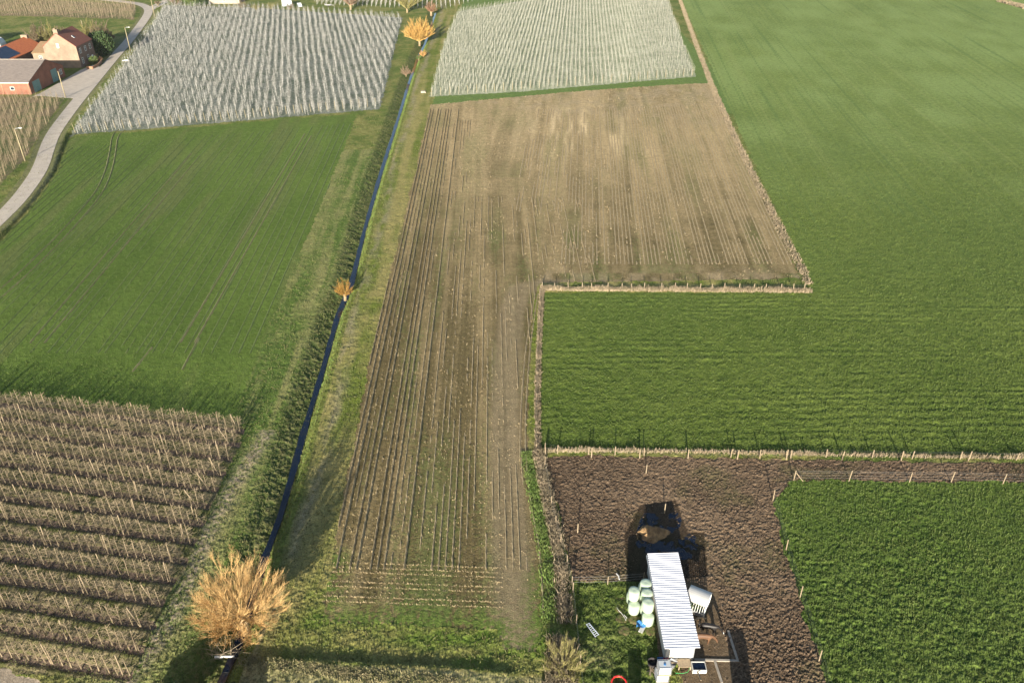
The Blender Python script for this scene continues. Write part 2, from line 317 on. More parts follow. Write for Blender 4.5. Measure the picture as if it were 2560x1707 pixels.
    k = (cl(fbm(a*2.2, bb*.010, 111, 2), .6, .8)*.35*sst(130, 200, y))[m][:, None]; C[m, :3] = C[m, :3]*(1-k)+np.array((.20,.235,.075))*k
    k = (cl(vn(a*2.0+9, bb*.012, 113), .80, .88)*.55*sst(110, 170, y))[m][:, None]; C[m, :3] = C[m, :3]*(1-k)+np.array((.08,.13,.035))*k
    C[m, :3] *= (1+.12*sst(120, 330, y))[m][:, None]  # far end brightened once more for the painted haze
    # white orchards
    m = r == 4; z[m] = (.1*(n2-.5))[m]; setc(m, (.095,.115,.08), (.22,.23,.19), cl(n2*.6+mid*.4, .35, .65), .5)
    m = r == 5; z[m] = (.08*(n2-.5))[m]; setc(m, (.20,.23,.14), (.36,.37,.26), cl(n2*.5+mid*.5, .35, .65), .4)
    # mud
    m = r == 6
    wx = x+1.2*(fbm(x*.3, y*.3, 7, 2)-.5); rd = 1-np.abs(2*fbm(wx*3.6, y*4.6, 121, 3, .6)-1); cl2 = fbm(wx*6.0, y*7.5, 125, 2, .7)
    z[m] = (.13*(rd-.7)+.26*(cl2-.5)+.08*(mid-.5))[m]; setc(m, (.070,.047,.030), (.230,.160,.100), cl(cl2*.45+mid*.3+big*.3, .36, .68), 1.0)
    k = cl(fbm(x*.25, y*.25, 127, 3), .55, .72)[m][:, None]*.4; C[m, :3] = C[m, :3]*(1-k)+np.array((.085,.09,.032))*k
    # packed dirt on the shed's right side, level yard
    pk = pip(x, y, UL([(1650,1420),(1800,1480),(1800,1560),(1835,1655),(1835,1800),(1650,1800)])); k = pk & m
    z[k] = (.04*(n2-.5))[k]; setc(k, (.095,.067,.040), (.15,.108,.066), n2, .5)
    # wet mud behind the shed, its colour blackened to deepen the shed's shadow
    wet_shade = pip(x, y, UL([(1600,1262),(1690,1250),(1720,1330),(1760,1330),(1770,1440),(1570,1460),(1560,1340)])) & m; C[wet_shade, :3] *= .3; z[wet_shade] = (.10*(n1-.5)+.09*(n2-.5)+.05*(mid-.5))[wet_shade]-.02
    # pasture
    m = r == 7
    tuft = fbm(x*2.1+.6*n1, y*2.8, 131, 3, .65); rough = np.clip(fbm(x*.07, y*.07, 133, 3)*2.6-.75, .25, 1)
    z[m] = (.34*(tuft-.5)*rough+.16*(n2-.5)+.08*(st-.5))[m]; setc(m, (.066,.110,.020), (.122,.170,.038), cl(tuft*.5+big*.5, .35, .65), .9)
    k = (1-rough)[m][:, None]*.5; C[m, :3] = C[m, :3]*(1-k)+np.array((.085,.12,.022))*k
    # lawn beside the shed
    m = r == 8; lt = fbm(x*1.9, y*2.1, 141, 3); z[m] = (.30*(lt-.5)+.14*(n2-.5)+.06*(st-.5))[m]; setc(m, (.060,.095,.018), (.12,.15,.035), cl(lt, .35, .65), .9)
    k = cl(mid, .5, .62)[m][:, None]*(1-sst(47, 54, y))[m][:, None]*.7; C[m, :3] = C[m, :3]*(1-k)+np.array((.22,.19,.10))*k
    # brown orchard floor: bare strips under the trees, grass lanes between
    m = r == 9
    p = ((x-ORB_B[0])*ORB_N[0]+(y-ORB_B[1])*ORB_N[1])/ORB_S; q = np.abs(p-np.round(p)); bare = 1-sst(.13, .22, q+.12*(n1-.5))
    z[m] = (.10*(n2-.5)+.08*(n1-.5)-.07*bare+.05*(q < .36)*(q > .24))[m]; setc(m, (.105,.112,.036), (.185,.155,.085), cl(n1, .3, .7), .9)
    k = bare[m][:, None]; C[m, :3] = C[m, :3]*(1-k)+(np.array((.155,.11,.08))*(.5+1.0*n2[m])[:, None])*k
    m = r == 10; z[m] = 0; setc(m, (.26,.21,.15), (.34,.28,.21), n2, .5)
    for i in (11, 12):
        m = r == i; z[m] = (.06*(n2-.5))[m]; setc(m, (.10,.115,.04), (.20,.15,.09), cl(n2*.5+mid*.5, .4, .6), .5)
    # little bank at the bottom edge of the meadow
    bk = np.interp(x, [-27, -22, -14, -4, 0], [49.6, 49.0, 48.6, 48.0, 47.6]); on = sst(-25.5, -23, x)*(1-sst(-2, 2, x))
    z += np.where((r == 0), on*.38*(1-sst(-.1, .55, y-bk)), 0)
    t = (r == 0) & (x > -26) & (x < 3) & (y < bk+.2); k = (1-sst(-.6, .0, y-bk))[t][:, None]*.8; C[t, :3] = C[t, :3]*(1-k)+(np.array((.26,.235,.12))*(.65+.7*n2[t])[:, None])*k
    t = (r == 0) & (x > -22) & (x < 5) & (y >= bk) & (y < 58); k = np.clip(fbm(x*.25, y*.5, 151, 3)*2.4-.7, 0, 1)[t][:, None]; C[t, :3] = np.array((.20,.19,.06))*k+np.array((.10,.15,.025))*(1-k)
    # roadside ditch and verge
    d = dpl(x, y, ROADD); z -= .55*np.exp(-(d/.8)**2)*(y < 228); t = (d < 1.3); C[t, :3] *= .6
    rd_ = dpl(x, y, ROAD); k = 1-sst(2.2, 3.4, rd_); z = z*(1-k)-.05*k
    t = (rd_ < 3.2) & (r == 0); C[t, :3] = np.array((.16,.16,.07))*(.7+.6*n2[t])[:, None]
    # level under buildings and yard
    k = pip(x, y, [(-215, 248), (-144, 250), (-143, 286), (-140, 300), (-215, 312)]) | pip(x, y, UL(R_YARD)); z[k] = -.05
    k = (x > 14.3) & (x < 18.3) & (y > 48.5) & (y < 60.6); z[k] = 0
    return z, C
print('grid', Xg.shape)
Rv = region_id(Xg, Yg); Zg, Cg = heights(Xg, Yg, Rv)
def zat(x, y):
    x = np.atleast_1d(np.asarray(x, float)); y = np.atleast_1d(np.asarray(y, float))
    return heights(x, y, region_id(x, y))[0]
def z1(x, y): return float(zat([x], [y])[0])
Rc = region_id((Xg[:-1, :-1]+Xg[1:, 1:])/2, (Yg[:-1, :-1]+Yg[1:, 1:])/2)
nyy, nxx = Xg.shape
ii, jj = np.meshgrid(np.arange(nyy-1), np.arange(nxx-1), indexing='ij'); base = ii*nxx+jj
quads = np.stack([base, base+1, base+nxx+1, base+nxx], -1)
allV = np.stack([Xg, Yg, Zg], -1).reshape(-1, 3); allC = Cg.reshape(-1, 4)
# cell colour follows its own region even at a border: recolour by cell region on private vertices
for i, (name, P) in enumerate(REG):
    q = quads[Rc == i]
    if not len(q): continue
    used, inv = np.unique(q.ravel(), return_inverse=True)
    V = allV[used]; rr_ = np.full(len(V), i, np.int8)
    _, Cc = heights(V[:, 0], V[:, 1], rr_)
    o = link(name, np_mesh(name, V, inv.reshape(-1, 4), M['terrain'], True, Cc)); o['kind'] = 'structure'
# outer country around the grid
def ring():
    y0, y1 = 34.2, 469.; a, b = .699*(y0+42), .699*(y1+42); B = 3000
    V = np.array([(-a, y0, -.1), (a, y0, -.1), (b, y1, -.1), (-b, y1, -.1), (-B, -B, -.1), (B, -B, -.1), (B, B*1.5, -.1), (-B, B*1.5, -.1)], float)
    F = np.array([(4, 5, 1, 0), (5, 6, 2, 1), (6, 7, 3, 2), (7, 4, 0, 3)])
    c = np.tile(np.array([[.10,.15,.04,.5]]), (8, 1)); o = link('ground', np_mesh('ground', V, F, M['terrain'], False, c)); o['kind'] = 'structure'
ring()
# water in the ditch
yw = np.arange(32, 405, 1.5); xw = ditch_x(yw); wn = vn(yw*.35, yw*0, 5)*.22; wl = np.stack([xw-.34-wn, yw, np.full_like(yw, -1.12)], 1); wr = np.stack([xw+.34+wn*.8, yw, np.full_like(yw, -1.12)], 1)
V = np.concatenate([wl, wr]); n = len(yw); F = np.array([(i, n+i, n+i+1, i+1) for i in range(n-1)])
o = link('ditch_water', np_mesh('ditch_water', V, F, M['water'])); o['kind'] = 'structure'
# road, side road and yard (thin slabs)
def smooth_line(P, step=1.5):
    P = np.asarray(P, float)
    for _ in range(3): P = np.vstack([P[:1], np.stack([.75*P[:-1]+.25*P[1:], .25*P[:-1]+.75*P[1:]], 1).reshape(-1, 2), P[-1:]])
    return P
def ribbon(name, P, wd, z, m, kind='structure'):
    P = smooth_line(P); T = np.gradient(P, axis=0); T /= np.linalg.norm(T, axis=1)[:, None]+1e-9; Nn = np.stack([-T[:, 1], T[:, 0]], 1)
    A = P+Nn*wd/2; B = P-Nn*wd/2; n = len(P); zz = np.full((n, 1), z)
    V = np.vstack([np.hstack([A, zz]), np.hstack([B, zz]), np.hstack([A, zz-.12]), np.hstack([B, zz-.12])])
    F = np.array([(i, i+1, n+i+1, n+i) for i in range(n-1)]+[(i, 2*n+i, 2*n+i+1, i+1) for i in range(n-1)]+[(n+i, n+i+1, 3*n+i+1, 3*n+i) for i in range(n-1)])
    o = link(name, np_mesh(name, V, F[:, ::-1], m)); o['kind'] = kind; return o
ribbon('road', ROAD, 3.7, .02, M['road'])
ribbon('side_road', UL([(372,25),(390,16),(412,4),(440,-8)]), 4.5, .026, M['road'])
yb = bmesh.new(); f = yb.faces.new([yb.verts.new((*U(a, b), .014)) for a, b in R_YARD]); r_ = bmesh.ops.extrude_face_region(yb, geom=[f]); bmesh.ops.translate(yb, verts=[v for v in r_['geom'] if isinstance(v, bmesh.types.BMVert)], vec=(0, 0, -.1))
bmesh.ops.recalc_face_normals(yb, faces=yb.faces); me = bpy.data.meshes.new('farm_yard'); yb.to_mesh(me); me.materials.append(M['road']); link('farm_yard', me)['kind'] = 'structure'

# ------------------------------------------------------------------ ridged lines in the fields (wheel tracks, stubble rows)
def ridge_set(name, lines, mat_, label=None, kind='structure', cat=None, flat=False):
    """lines: list of (pts (n,2), halfwidth, height, jitter, breakup)"""
    Vs, Fs, b = [], [], 0
    for k, (P, hw, hh, jit, brk) in enumerate(lines):
        P = np.asarray(P); n = len(P)
        T = np.gradient(P, axis=0); T /= np.linalg.norm(T, axis=1)[:, None]+1e-9; Nn = np.stack([-T[:, 1], T[:, 0]], 1)
        jj_ = (RNG.random(n)-.5)*jit; P = P+Nn*jj_[:, None]
        s = P[:, 0]*0+P[:, 1]; al = vn(P[:, 0]*.35+k*3.1, s*.09+k*7.7, 77)+.25*vn(P[:, 0]*3, s*.9+k, 78); vis = np.clip((al-brk)*9, 0, 1)
        z0 = zat(P[:, 0], P[:, 1]); h = hh*vis*(.65+.7*RNG.random(n))
        if flat: z0 = z0*0; h = (.035+hh*(.92+.16*RNG.random(n)))*vis-.05*(1-vis)
        w_ = hw*(.8+.4*RNG.random(n))
        A = P+Nn*w_[:, None]; B = P-Nn*w_[:, None]
        V = np.stack([np.column_stack([A, z0-.05]), np.column_stack([P, z0+h]), np.column_stack([B, z0-.05])], 1).reshape(-1, 3)
        i = np.arange(n-1)[(vis[:-1] > .02) & (vis[1:] > .02) & (np.linalg.norm(np.diff(P, axis=0), axis=1) < 1.3)]
        F = np.concatenate([np.stack([3*i, 3*i+1, 3*i+4, 3*i+3], 1), np.stack([3*i+1, 3*i+2, 3*i+5, 3*i+4], 1)])
        Vs.append(V); Fs.append(F+b); b += len(V)
    o = link(name, np_mesh(name, np.vstack(Vs), np.vstack(Fs)[:, ::-1], mat_)); return tag(o, label, cat, None, kind)
# left crop: wheel tracks that follow the road bend on the left and the ditch on the right
CL = UL([(300,322),(280,337),(274,384),(263,430),(241,479),(192,537),(123,611),(0,726),(-200,880)])[::-1]; CR = UL([(893,285),(800,520),(720,700),(626,935)])[::-1]
def crop_line(t, ya, yb_, step=.6):
    y = np.arange(ya, yb_, step); xl = np.interp(y, CL[:, 1], CL[:, 0]); xr = np.interp(y, CR[:, 1], CR[:, 0]); return np.column_stack([xl+(xr-xl)*t, y])
M['track_crop'] = mat('wheel_track', (.13,.15,.05), (.19,.165,.085), 1.2, .9); M['track_thin'] = mat('drill_line', (.085,.125,.035), (.12,.15,.045), 1.2, .9)
strong, thin = [], []
def straight(a, b, step=.5):
    a, b = np.array(U(*a)), np.array(U(*b)); n = max(3, int(np.linalg.norm(b-a)/step)); t = np.linspace(0, 1, n)[:, None]; return a*(1-t)+b*t
def clip_in(P, R): return P[pip(P[:, 0], P[:, 1], R)]
curve = smooth_line(CL)
for off in (0, 1.9):
    P = curve+np.array([off, -.5*off]); L = np.r_[0, np.cumsum(np.linalg.norm(np.diff(P, axis=0), axis=1))]; q = np.arange(0, L[-1], .5)
    strong.append((np.column_stack([np.interp(q, L, P[:, 0]), np.interp(q, L, P[:, 1])]), .26, .11, .04, -.5))
for a, b in (((110,858),(500,389)), ((74,858),(478,385)), ((450,858),(762,335)), ((486,858),(778,340)), ((330,930),(380,868)), ((455,925),(497,845))):
    strong.append((clip_in(straight(a, b), R_CROPL), .26, .11, .04, -.5))
ta = math.tan(math.radians(-2.2))
for x0 in np.arange(-118, -33, 1.5):
    x0 = x0+random.uniform(-.3, .3); y = np.arange(104, 226, .5); P = np.column_stack([x0+(y-120)*ta, y]); P = P[y < 203+(P[:, 0]+110)*.30]; P = clip_in(P, R_CROPL)
    if len(P) > 10: thin.append((P, .22, random.choice([.04, .06, .08]), .05, random.choice([.0, .2, .35, .5])))
ridge_set('wheel_tracks', strong, M['track_crop'], flat=True)
hd = [(clip_in(np.column_stack([np.arange(-110, -40, .6), 104-.16*(np.arange(-110, -40, .6)+80)+k]), R_CROPL), .18, .03, .04, .3) for k in ()]
ridge_set('drill_lines', thin+[h for h in hd if len(h[0]) > 8], M['track_thin'], flat=True)
# maize stubble rows
lines = []
def row(x0, y0, ang, ya, yb_, hw, hh, brk, jit=.06, R=R_MAIZE):
    y = np.arange(ya, yb_, .38); P = np.column_stack([x0+(y-y0)*math.tan(math.radians(ang)), y]); P = P[pip(P[:, 0], P[:, 1], R)]
    if len(P) > 6: lines.append((P, hw, hh, jit, brk))
X0, Y0 = U(936, 858)
strongrows = {0: 1, 1: 1, 2: 1, 4: 1, 5: 1, 7: 1, 8: 1, 9: 1, 12: 1}
for k in range(-1, 52):
    st_ = k in strongrows
    row(X0+k*.75, Y0, -1.3, 60.5, 236 if st_ else (225 if k < 18 else 168), .13 if st_ else .11, .28 if st_ else .19, -.1 if st_ else (.68 if k < 12 else .64))
Xr, Yr = U(1473, 600)
for k in range(-22, 60):
    row(Xr+k*.75, Yr, 4.7, 134.5 + (0 if k > -8 else 25), 236-max(0, k)*-.12, .17, .20, .12 if (k % 7) in (0, 1, 2, 4) and k > 2 else .60)
for pts in ([(1338,735),(1315,860),(1307,954),(1301,1049),(1300,1149)], [(1345,735),(1326,860),(1319,954),(1313,1055),(1315,1159),(1332,1290),(1349,1362),(1356,1463),(1359,1544)]):
    P = smooth_line(UL(pts)); L = np.r_[0, np.cumsum(np.linalg.norm(np.diff(P, axis=0), axis=1))]; s = np.arange(0, L[-1], .38); lines.append((np.column_stack([np.interp(s, L, P[:, 0]), np.interp(s, L, P[:, 1])]), .13, .18, .04, -.2))
ridge_set('stubble_rows', lines, M['stubble'], 'pale rows of cut maize stubble across the brown field', 'stuff', 'stubble')
# standing stubs and litter (countless)
def sticks(name, P, hmin, hmax, r0, mat_, label, lean=.25, cat='stubble', flat=0.0):
    n = len(P); z = zat(P[:, 0], P[:, 1]); h = hmin+(hmax-hmin)*RNG.random(n); a = RNG.random(n)*6.283; l = lean*RNG.random(n)
    isf = RNG.random(n) < flat; top = np.column_stack([P[:, 0]+np.cos(a)*h*np.where(isf, .95, l), P[:, 1]+np.sin(a)*h*np.where(isf, .95, l), z+np.where(isf, .05, h)])
    th = RNG.random(n)*6.283; rr = r0*(.7+.6*RNG.random(n)); V = []
    for k in range(3):
        V.append(np.column_stack([P[:, 0]+np.cos(th+k*2.094)*rr, P[:, 1]+np.sin(th+k*2.094)*rr, z-.02]))
    V = np.stack(V+[top], 1).reshape(-1, 3); i = np.arange(n)*4
    F = np.concatenate([np.stack([i, i+1, i+3], 1), np.stack([i+1, i+2, i+3], 1), np.stack([i+2, i, i+3], 1)])
    o = link(name, np_mesh(name, V, F, mat_)); return tag(o, label, cat, None, 'stuff')
pts = []
for k in range(9):                                     # headland rows at the near end, parallel to the field edge
    yk = 55.9+k*.66; xs = np.arange(-20, -1, .145); pts.append(np.column_stack([xs, yk+(xs+10)*-.045+RNG.normal(0, .025, len(xs))])[RNG.random(len(xs)) < (.92 if k not in (2, 5) else .25)])
for P, hw, hh, jit, brk in lines:
    q = P[(P[:, 1] < 100)]
    if len(q): pts.append(q[RNG.random(len(q)) < .2]+RNG.normal(0, .05, (1, 2)))
q = np.column_stack([RNG.uniform(-25, 8, 1800), RNG.uniform(56, 100, 1800)]); pts.append(q[pip(q[:, 0], q[:, 1], R_MAIZE)])
sticks('maize_stubs', np.vstack(pts), .14, .32, .045, M['stubble'], 'short cut maize stalks standing in the near end of the brown field', .3, flat=.35)
q = np.column_stack([RNG.uniform(-30, 66, 26000), RNG.uniform(98, 268, 26000)]); q = q[pip(q[:, 0], q[:, 1], R_MAIZE)]
q = q[fbm(q[:, 0]*.15, q[:, 1]*.06, 203, 3) + (q[:, 1] > 236)*.1 > .45]
sticks('straw_litter', q, .15, .5, .05, M['stubble'], 'broken straw scattered over the far brown field', .9, 'straw', flat=.8)

# ------------------------------------------------------------------ dry grass belts
def belt(name, line, wl, wr, n, hmin, hmax, mat_, label, wdt=.05, lean=.45, clump=.5, bias=(0, 0)):
    P = np.asarray(line); L = np.r_[0, np.cumsum(np.linalg.norm(np.diff(P, axis=0), axis=1))]; s = RNG.random(n)*L[-1]
    s = s[vn(s*.9, s*0+3, 17)+RNG.random(n)*clump > .42]; n = len(s)
    cx = np.interp(s, L, P[:, 0]); cy = np.interp(s, L, P[:, 1]); i = np.clip(np.searchsorted(L, s)-1, 0, len(P)-2)
    T = (P[i+1]-P[i]); T = T/np.linalg.norm(T, axis=1)[:, None]; Nn = np.stack([-T[:, 1], T[:, 0]], 1)
    off = -wr+(wl+wr)*(RNG.random(n)+RNG.random(n))/2; x = cx+Nn[:, 0]*off; y = cy+Nn[:, 1]*off; z = zat(x, y)
    h = (hmin+(hmax-hmin)*RNG.random(n))*(.6+.8*vn(x*.5, y*.5, 19)); a = RNG.random(n)*6.283; le = lean*RNG.random(n)+.05
    th = RNG.random(n)*3.1416; w_ = wdt*(.6+.8*RNG.random(n)); dx, dy = np.cos(th)*w_, np.sin(th)*w_
    A = np.column_stack([x-dx, y-dy, z-.03]); B = np.column_stack([x+dx, y+dy, z-.03])
    lx = (np.cos(a)*le+bias[0])*h; ly = (np.sin(a)*le+bias[1])*h
    C_ = np.column_stack([x+lx*.4+dx*.8, y+ly*.4+dy*.8, z+h*.6]); D = np.column_stack([x+lx*.4-dx*.8, y+ly*.4-dy*.8, z+h*.6]); E_ = np.column_stack([x+lx, y+ly, z+h*(.98-.2*le)])
    V = np.stack([A, B, C_, D, E_], 1).reshape(-1, 3); i = np.arange(n)*5
    F = np.concatenate([np.stack([i, i+1, i+2], 1), np.stack([i, i+2, i+3], 1), np.stack([i+3, i+2, i+4], 1)])
    o = link(name, np_mesh(name, V, F, mat_)); return tag(o, label, 'dry grass', None, 'stuff')
LA, LB, LC_ = np.array(U(1352, 724)), np.array(U(2030, 729)), np.array(U(1350, 1128))
belt('dry_grass', [LA, LB], .8, .7, 11000, .25, .8, M['straw'], 'dry pale grass along the fence between brown field and the green block', .045)
BEND = UL([(2022,712),(2005,672),(1960,590),(1905,480),(1850,370),(1790,240),(1740,110),(1700,0),(1696,-12)])
belt('dry_grass', BEND, 1.15, 1.0, 26000, .15, .55, M['straw'], 'long dry grass belt between the brown field and the large green field', .055, .8)
WEST = UL([(1352,725),(1345,850),(1340,1000),(1341,1130)])
belt('dry_grass', WEST, .7, .3, 9000, .2, .6, M['straw'], 'dry grass strip along the left side of the green block', .035, .8)
LOWC = UL([(1343,1130),(1360,1220),(1385,1330),(1400,1430),(1410,1560)])
belt('dry_grass', LOWC, 1.1, .8, 8000, .25, .7, M['straw'], 'tangled dry grass left of the muddy paddock and lawn', .04, .9)
M['grass_blade'] = mat('green_blade', (.09,.15,.03), (.14,.19,.05), 1.0, .8)
belt('tall_grass', LOWC+np.array([-1.6, 0]), 1.2, .8, 6000, .2, .45, M['grass_blade'], 'green grass verge beside the brown field headland', .035, .8)
MUDT = UL([(1365,1128),(1700,1130),(2100,1138),(2560,1146),(2700,1148)])
belt('dry_grass', MUDT, .35, .35, 5200, .2, .7, M['straw'], 'thin dry grass under the double fence above the muddy paddock', .04)
belt('dry_grass', UL([(2500,4),(2530,11),(2575,24)]), 3, 3, 2500, .4, 1.0, M['straw'], 'dry grass patch at the far top right corner of the green field', .2)
belt('ditch_grass', [(ditch_x(y)+1.1, y) for y in range(46, 330, 4)], .7, .7, 9000, .12, .34, M['grass_blade'], 'green grass fringe on the right bank of the ditch', .03, .9)
belt('ditch_reed', [(ditch_x(y)-2.0, y) for y in range(46, 330, 4)], 1.8, 1.3, 3500, .06, .20, mat('bank_weed', (.15,.15,.06), (.10,.12,.04), 1, .9), 'weeds and dead stems on the left bank of the ditch', .03, .9)
belt('dry_grass', UL([(1405,1600),(1400,1690),(1390,1760)]), 1.6, 1.6, 3200, .5, 1.1, M['straw'], 'arching dry grass at the foot of the yellow twiggy bush', .04, .8)
belt('dry_grass', UL([(590,1640),(700,1665),(900,1690),(1150,1710)]), .9, 1.1, 7000, .06, .2, mat('bleached_grass', (.20,.19,.09), (.27,.23,.13), 1, .9), 'bleached grass bank along the bottom edge of the meadow', .035, .9)

# ------------------------------------------------------------------ blades and clods that catch the low sun
def scatter(R, ya, yb_, n):
    y = np.exp(RNG.uniform(math.log(ya), math.log(yb_), n)); x = RNG.uniform(-.66, .66, n)*(y+42); k = region_id(x, y) == R; return np.column_stack([x[k], y[k]])
def blades(name, P, h0, h1, wd, m, label, tri=3, lean=.7):
    n = len(P); z = zat(P[:, 0], P[:, 1]); g = 1+P[:, 1]/140; Vs = []
    for k in range(tri):
        a = RNG.random(n)*6.283; th = RNG.random(n)*3.1416; l = lean*RNG.random(n); h = (h0+(h1-h0)*RNG.random(n)); w_ = wd*g*(.6+.8*RNG.random(n)); ox, oy = RNG.normal(0, wd, n), RNG.normal(0, wd, n)
        x, y = P[:, 0]+ox, P[:, 1]+oy; dx, dy = np.cos(th)*w_, np.sin(th)*w_
        Vs.append(np.stack([np.column_stack([x-dx, y-dy, z-.02]), np.column_stack([x+dx, y+dy, z-.02]), np.column_stack([x+np.cos(a)*l*h, y+np.sin(a)*l*h, z+h])], 1))
    V = np.stack(Vs, 1).reshape(-1, 3); F = np.arange(len(V)).reshape(-1, 3); return tag(link(name, np_mesh(name, V, F, m)), label, 'grass', None, 'stuff')
M['bl_crop'] = mat('crop_blade', (.050,.080,.016), (.082,.112,.024), .8, .7); M['bl_past'] = mat('pasture_blade', (.052,.086,.017), (.088,.118,.028), .35, .7); M['bl_rough'] = mat('rough_blade', (.078,.10,.026), (.14,.13,.055), .5, .8)
blades('crop_blades', scatter(3, 76, 190, 130000), .08, .20, .035, M['bl_crop'], 'short young crop blades over the right green field')
blades('crop_blades', scatter(1, 84, 215, 90000), .06, .15, .035, M['bl_crop'], 'short young crop blades over the left green field')
P = scatter(7, 44, 82, 110000); blades('pasture_grass', P, .06, .26, .03, M['bl_past'], 'tufted pasture grass at lower right')
blades('lawn_grass', scatter(8, 44, 62, 90000), .05, .18, .03, M['bl_past'], 'rough lawn grass beside the shed and bales')
blades('meadow_grass', scatter(0, 44, 230, 150000), .06, .24, .03, M['bl_rough'], 'rough meadow grass along both sides of the ditch')
blades('orchard_grass', scatter(9, 45, 100, 60000), .05, .16, .03, M['bl_rough'], 'grass between the lower left orchard rows')
def clods(name, P, r0, r1, m, label):
    n = len(P); z = zat(P[:, 0], P[:, 1]); r = r0+(r1-r0)*RNG.random(n)**2; V = []
    for k in range(5): t = k*1.2566+RNG.random(n); q = r*(.6+.7*RNG.random(n)); V.append(np.column_stack([P[:, 0]+np.cos(t)*q, P[:, 1]+np.sin(t)*q*.7, z-.03]))
    V.append(np.column_stack([P[:, 0]+RNG.normal(0, .3, n)*r, P[:, 1]+RNG.normal(0, .3, n)*r, z+r*(.5+.7*RNG.random(n))])); V = np.stack(V, 1).reshape(-1, 3); i = np.arange(n)*6
    F = np.concatenate([np.stack([i+k, i+(k+1) % 5, i+5], 1) for k in range(5)]); return tag(link(name, np_mesh(name, V, F, m)), label, 'soil', None, 'stuff')
M['clod'] = mat('mud_clod', (.07,.048,.032), (.135,.095,.062), 1.2, .95)
P = scatter(6, 44, 84, 110000); P = P[~((P[:, 0] > 14.2) & (P[:, 0] < 18.2) & (P[:, 1] > 48) & (P[:, 1] < 61))]; k = pip(P[:, 0], P[:, 1], UL([(1650,1420),(1800,1480),(1800,1560),(1835,1655),(1835,1800),(1650,1800)])) | pip(P[:, 0], P[:, 1], UL([(1600,1262),(1690,1250),(1720,1330),(1760,1330),(1770,1440),(1570,1460),(1560,1340)])); P = P[~k | (RNG.random(len(P)) < .12)]
clods('mud_clods', P, .04, .15, M['clod'], 'trampled clods all over the muddy paddock')
M['soil_clod'] = mat('field_clod', (.11,.085,.045), (.17,.13,.072), 1.2, .95)
clods('field_clods', scatter(2, 54, 150, 60000), .03, .08, M['soil_clod'], 'small clods over the near brown field')

# ------------------------------------------------------------------ trees
def rdir(az, el): return Vector((math.cos(az)*math.cos(el), math.sin(az)*math.cos(el), math.sin(el)))
def limb(mb, p, d, L, r, seg=3, up=.15, n=3, wob=.12, rnd=random):
    pts, rad = [p.copy()], [r]; d = d.copy()
    for i in range(seg):
        d = (d+Vector((rnd.uniform(-wob, wob), rnd.uniform(-wob, wob), rnd.uniform(-wob, wob)+up))).normalized()
        p = p+d*(L/seg); pts.append(p.copy()); rad.append(max(r*(1-(i+1)/seg*.85), .006))
    mb.tube(pts, rad, n, False); return pts, d
def willow_mesh(seed, H=10.5, R=5.2, nmain=50, nsub=11, ntw=11, trunk_h=1.7, tr=.42, base_r=.06, up=.06, elmin=2, elmax=88, twr=.016):
    rnd = random.Random(seed); crown = MB(); trunk = MB()
    trunk.tube([(0, 0, -.3), (.05, 0, trunk_h*.5), (0, .05, trunk_h), (0, 0, trunk_h+.35)], [tr*1.15, tr, tr*1.1, tr*.7], 9)
    for i in range(nmain):
        az = i*2.39996+rnd.uniform(-.25, .25); q = (i+.5)/nmain; el = math.asin(math.sin(math.radians(elmin))+(math.sin(math.radians(elmax))-math.sin(math.radians(elmin)))*q)
        reach = 1/math.sqrt((math.cos(el)/R)**2+(math.sin(el)/(H-trunk_h))**2)*rnd.uniform(.70, .95)
        p0 = Vector((math.cos(az)*.2, math.sin(az)*.2, trunk_h+rnd.uniform(-.2, .3)))
        pts, d = limb(crown, p0, rdir(az, el), reach, base_r*rnd.uniform(.6, 1.1), 5, up*(1-q), 4, .10, rnd)
        for j in range(nsub):
            t = .22+.74*j/nsub; k = min(int(t*5), 4); a = pts[k].lerp(pts[k+1], t*5-k); dd = (pts[k+1]-pts[k]).normalized()
            sd = (dd+Vector((rnd.uniform(-1, 1), rnd.uniform(-1, 1), rnd.uniform(-.6, .9)))*.55).normalized()
            L2 = reach*rnd.uniform(.22, .38)*(1.15-t*.5)
            p2, d2 = limb(crown, a, sd, L2, base_r*.28, 3, .10, 3, .12, rnd)
            for m_ in range(ntw):
                tt = rnd.uniform(.15, 1); k2 = min(int(tt*3), 2); b = p2[k2].lerp(p2[k2+1], tt*3-k2)
                td = (d2+Vector((rnd.uniform(-1, 1), rnd.uniform(-1, 1), rnd.uniform(-.5, 1)))*.6).normalized()
                limb(crown, b, td, rnd.uniform(.5, 1.0)*R/5, twr, 2, .12, 3, .1, rnd)
    return trunk, crown
def place_tree(name, loc, tm, cm, label, cat='tree', group=None, rz=0, sc_=1, extra=None):
    t = empty(name, loc, rz, label, cat, group); t.scale = (sc_,)*3
    link('trunk', tm, t); link('crown', cm, t); return t
tk, cr = willow_mesh(3, 10.4, nmain=72, elmin=0, R=5.0, twr=.011, ntw=14, nsub=12, base_r=.05); WT = tk.mesh('willow_trunk', M['bark_willow'], True); WC = cr.mesh('willow_crown', M['twig_orange'])
x, y = U(613, 1572); place_tree('pollard_willow', (x, y, -.1), WT, WC, 'large bare pollard willow with glowing orange twigs, in the foreground by the ditch', rz=.4)
M['twig_far'] = mat('willow_twigs_far', (.50,.30,.09), (.44,.30,.11), 1.5, .6)
tk, cr = willow_mesh(8, 11.5, 6.6, 64, 9, 10, elmin=14, twr=.04, base_r=.10, up=.05); x, y = U(1049, 113)
place_tree('pollard_willow', (x, y, -.1), tk.mesh('willow_trunk_b', M['bark_willow'], True), cr.mesh('willow_crown_b', M['twig_far']), 'rounded golden willow at the far end of the blue ditch')
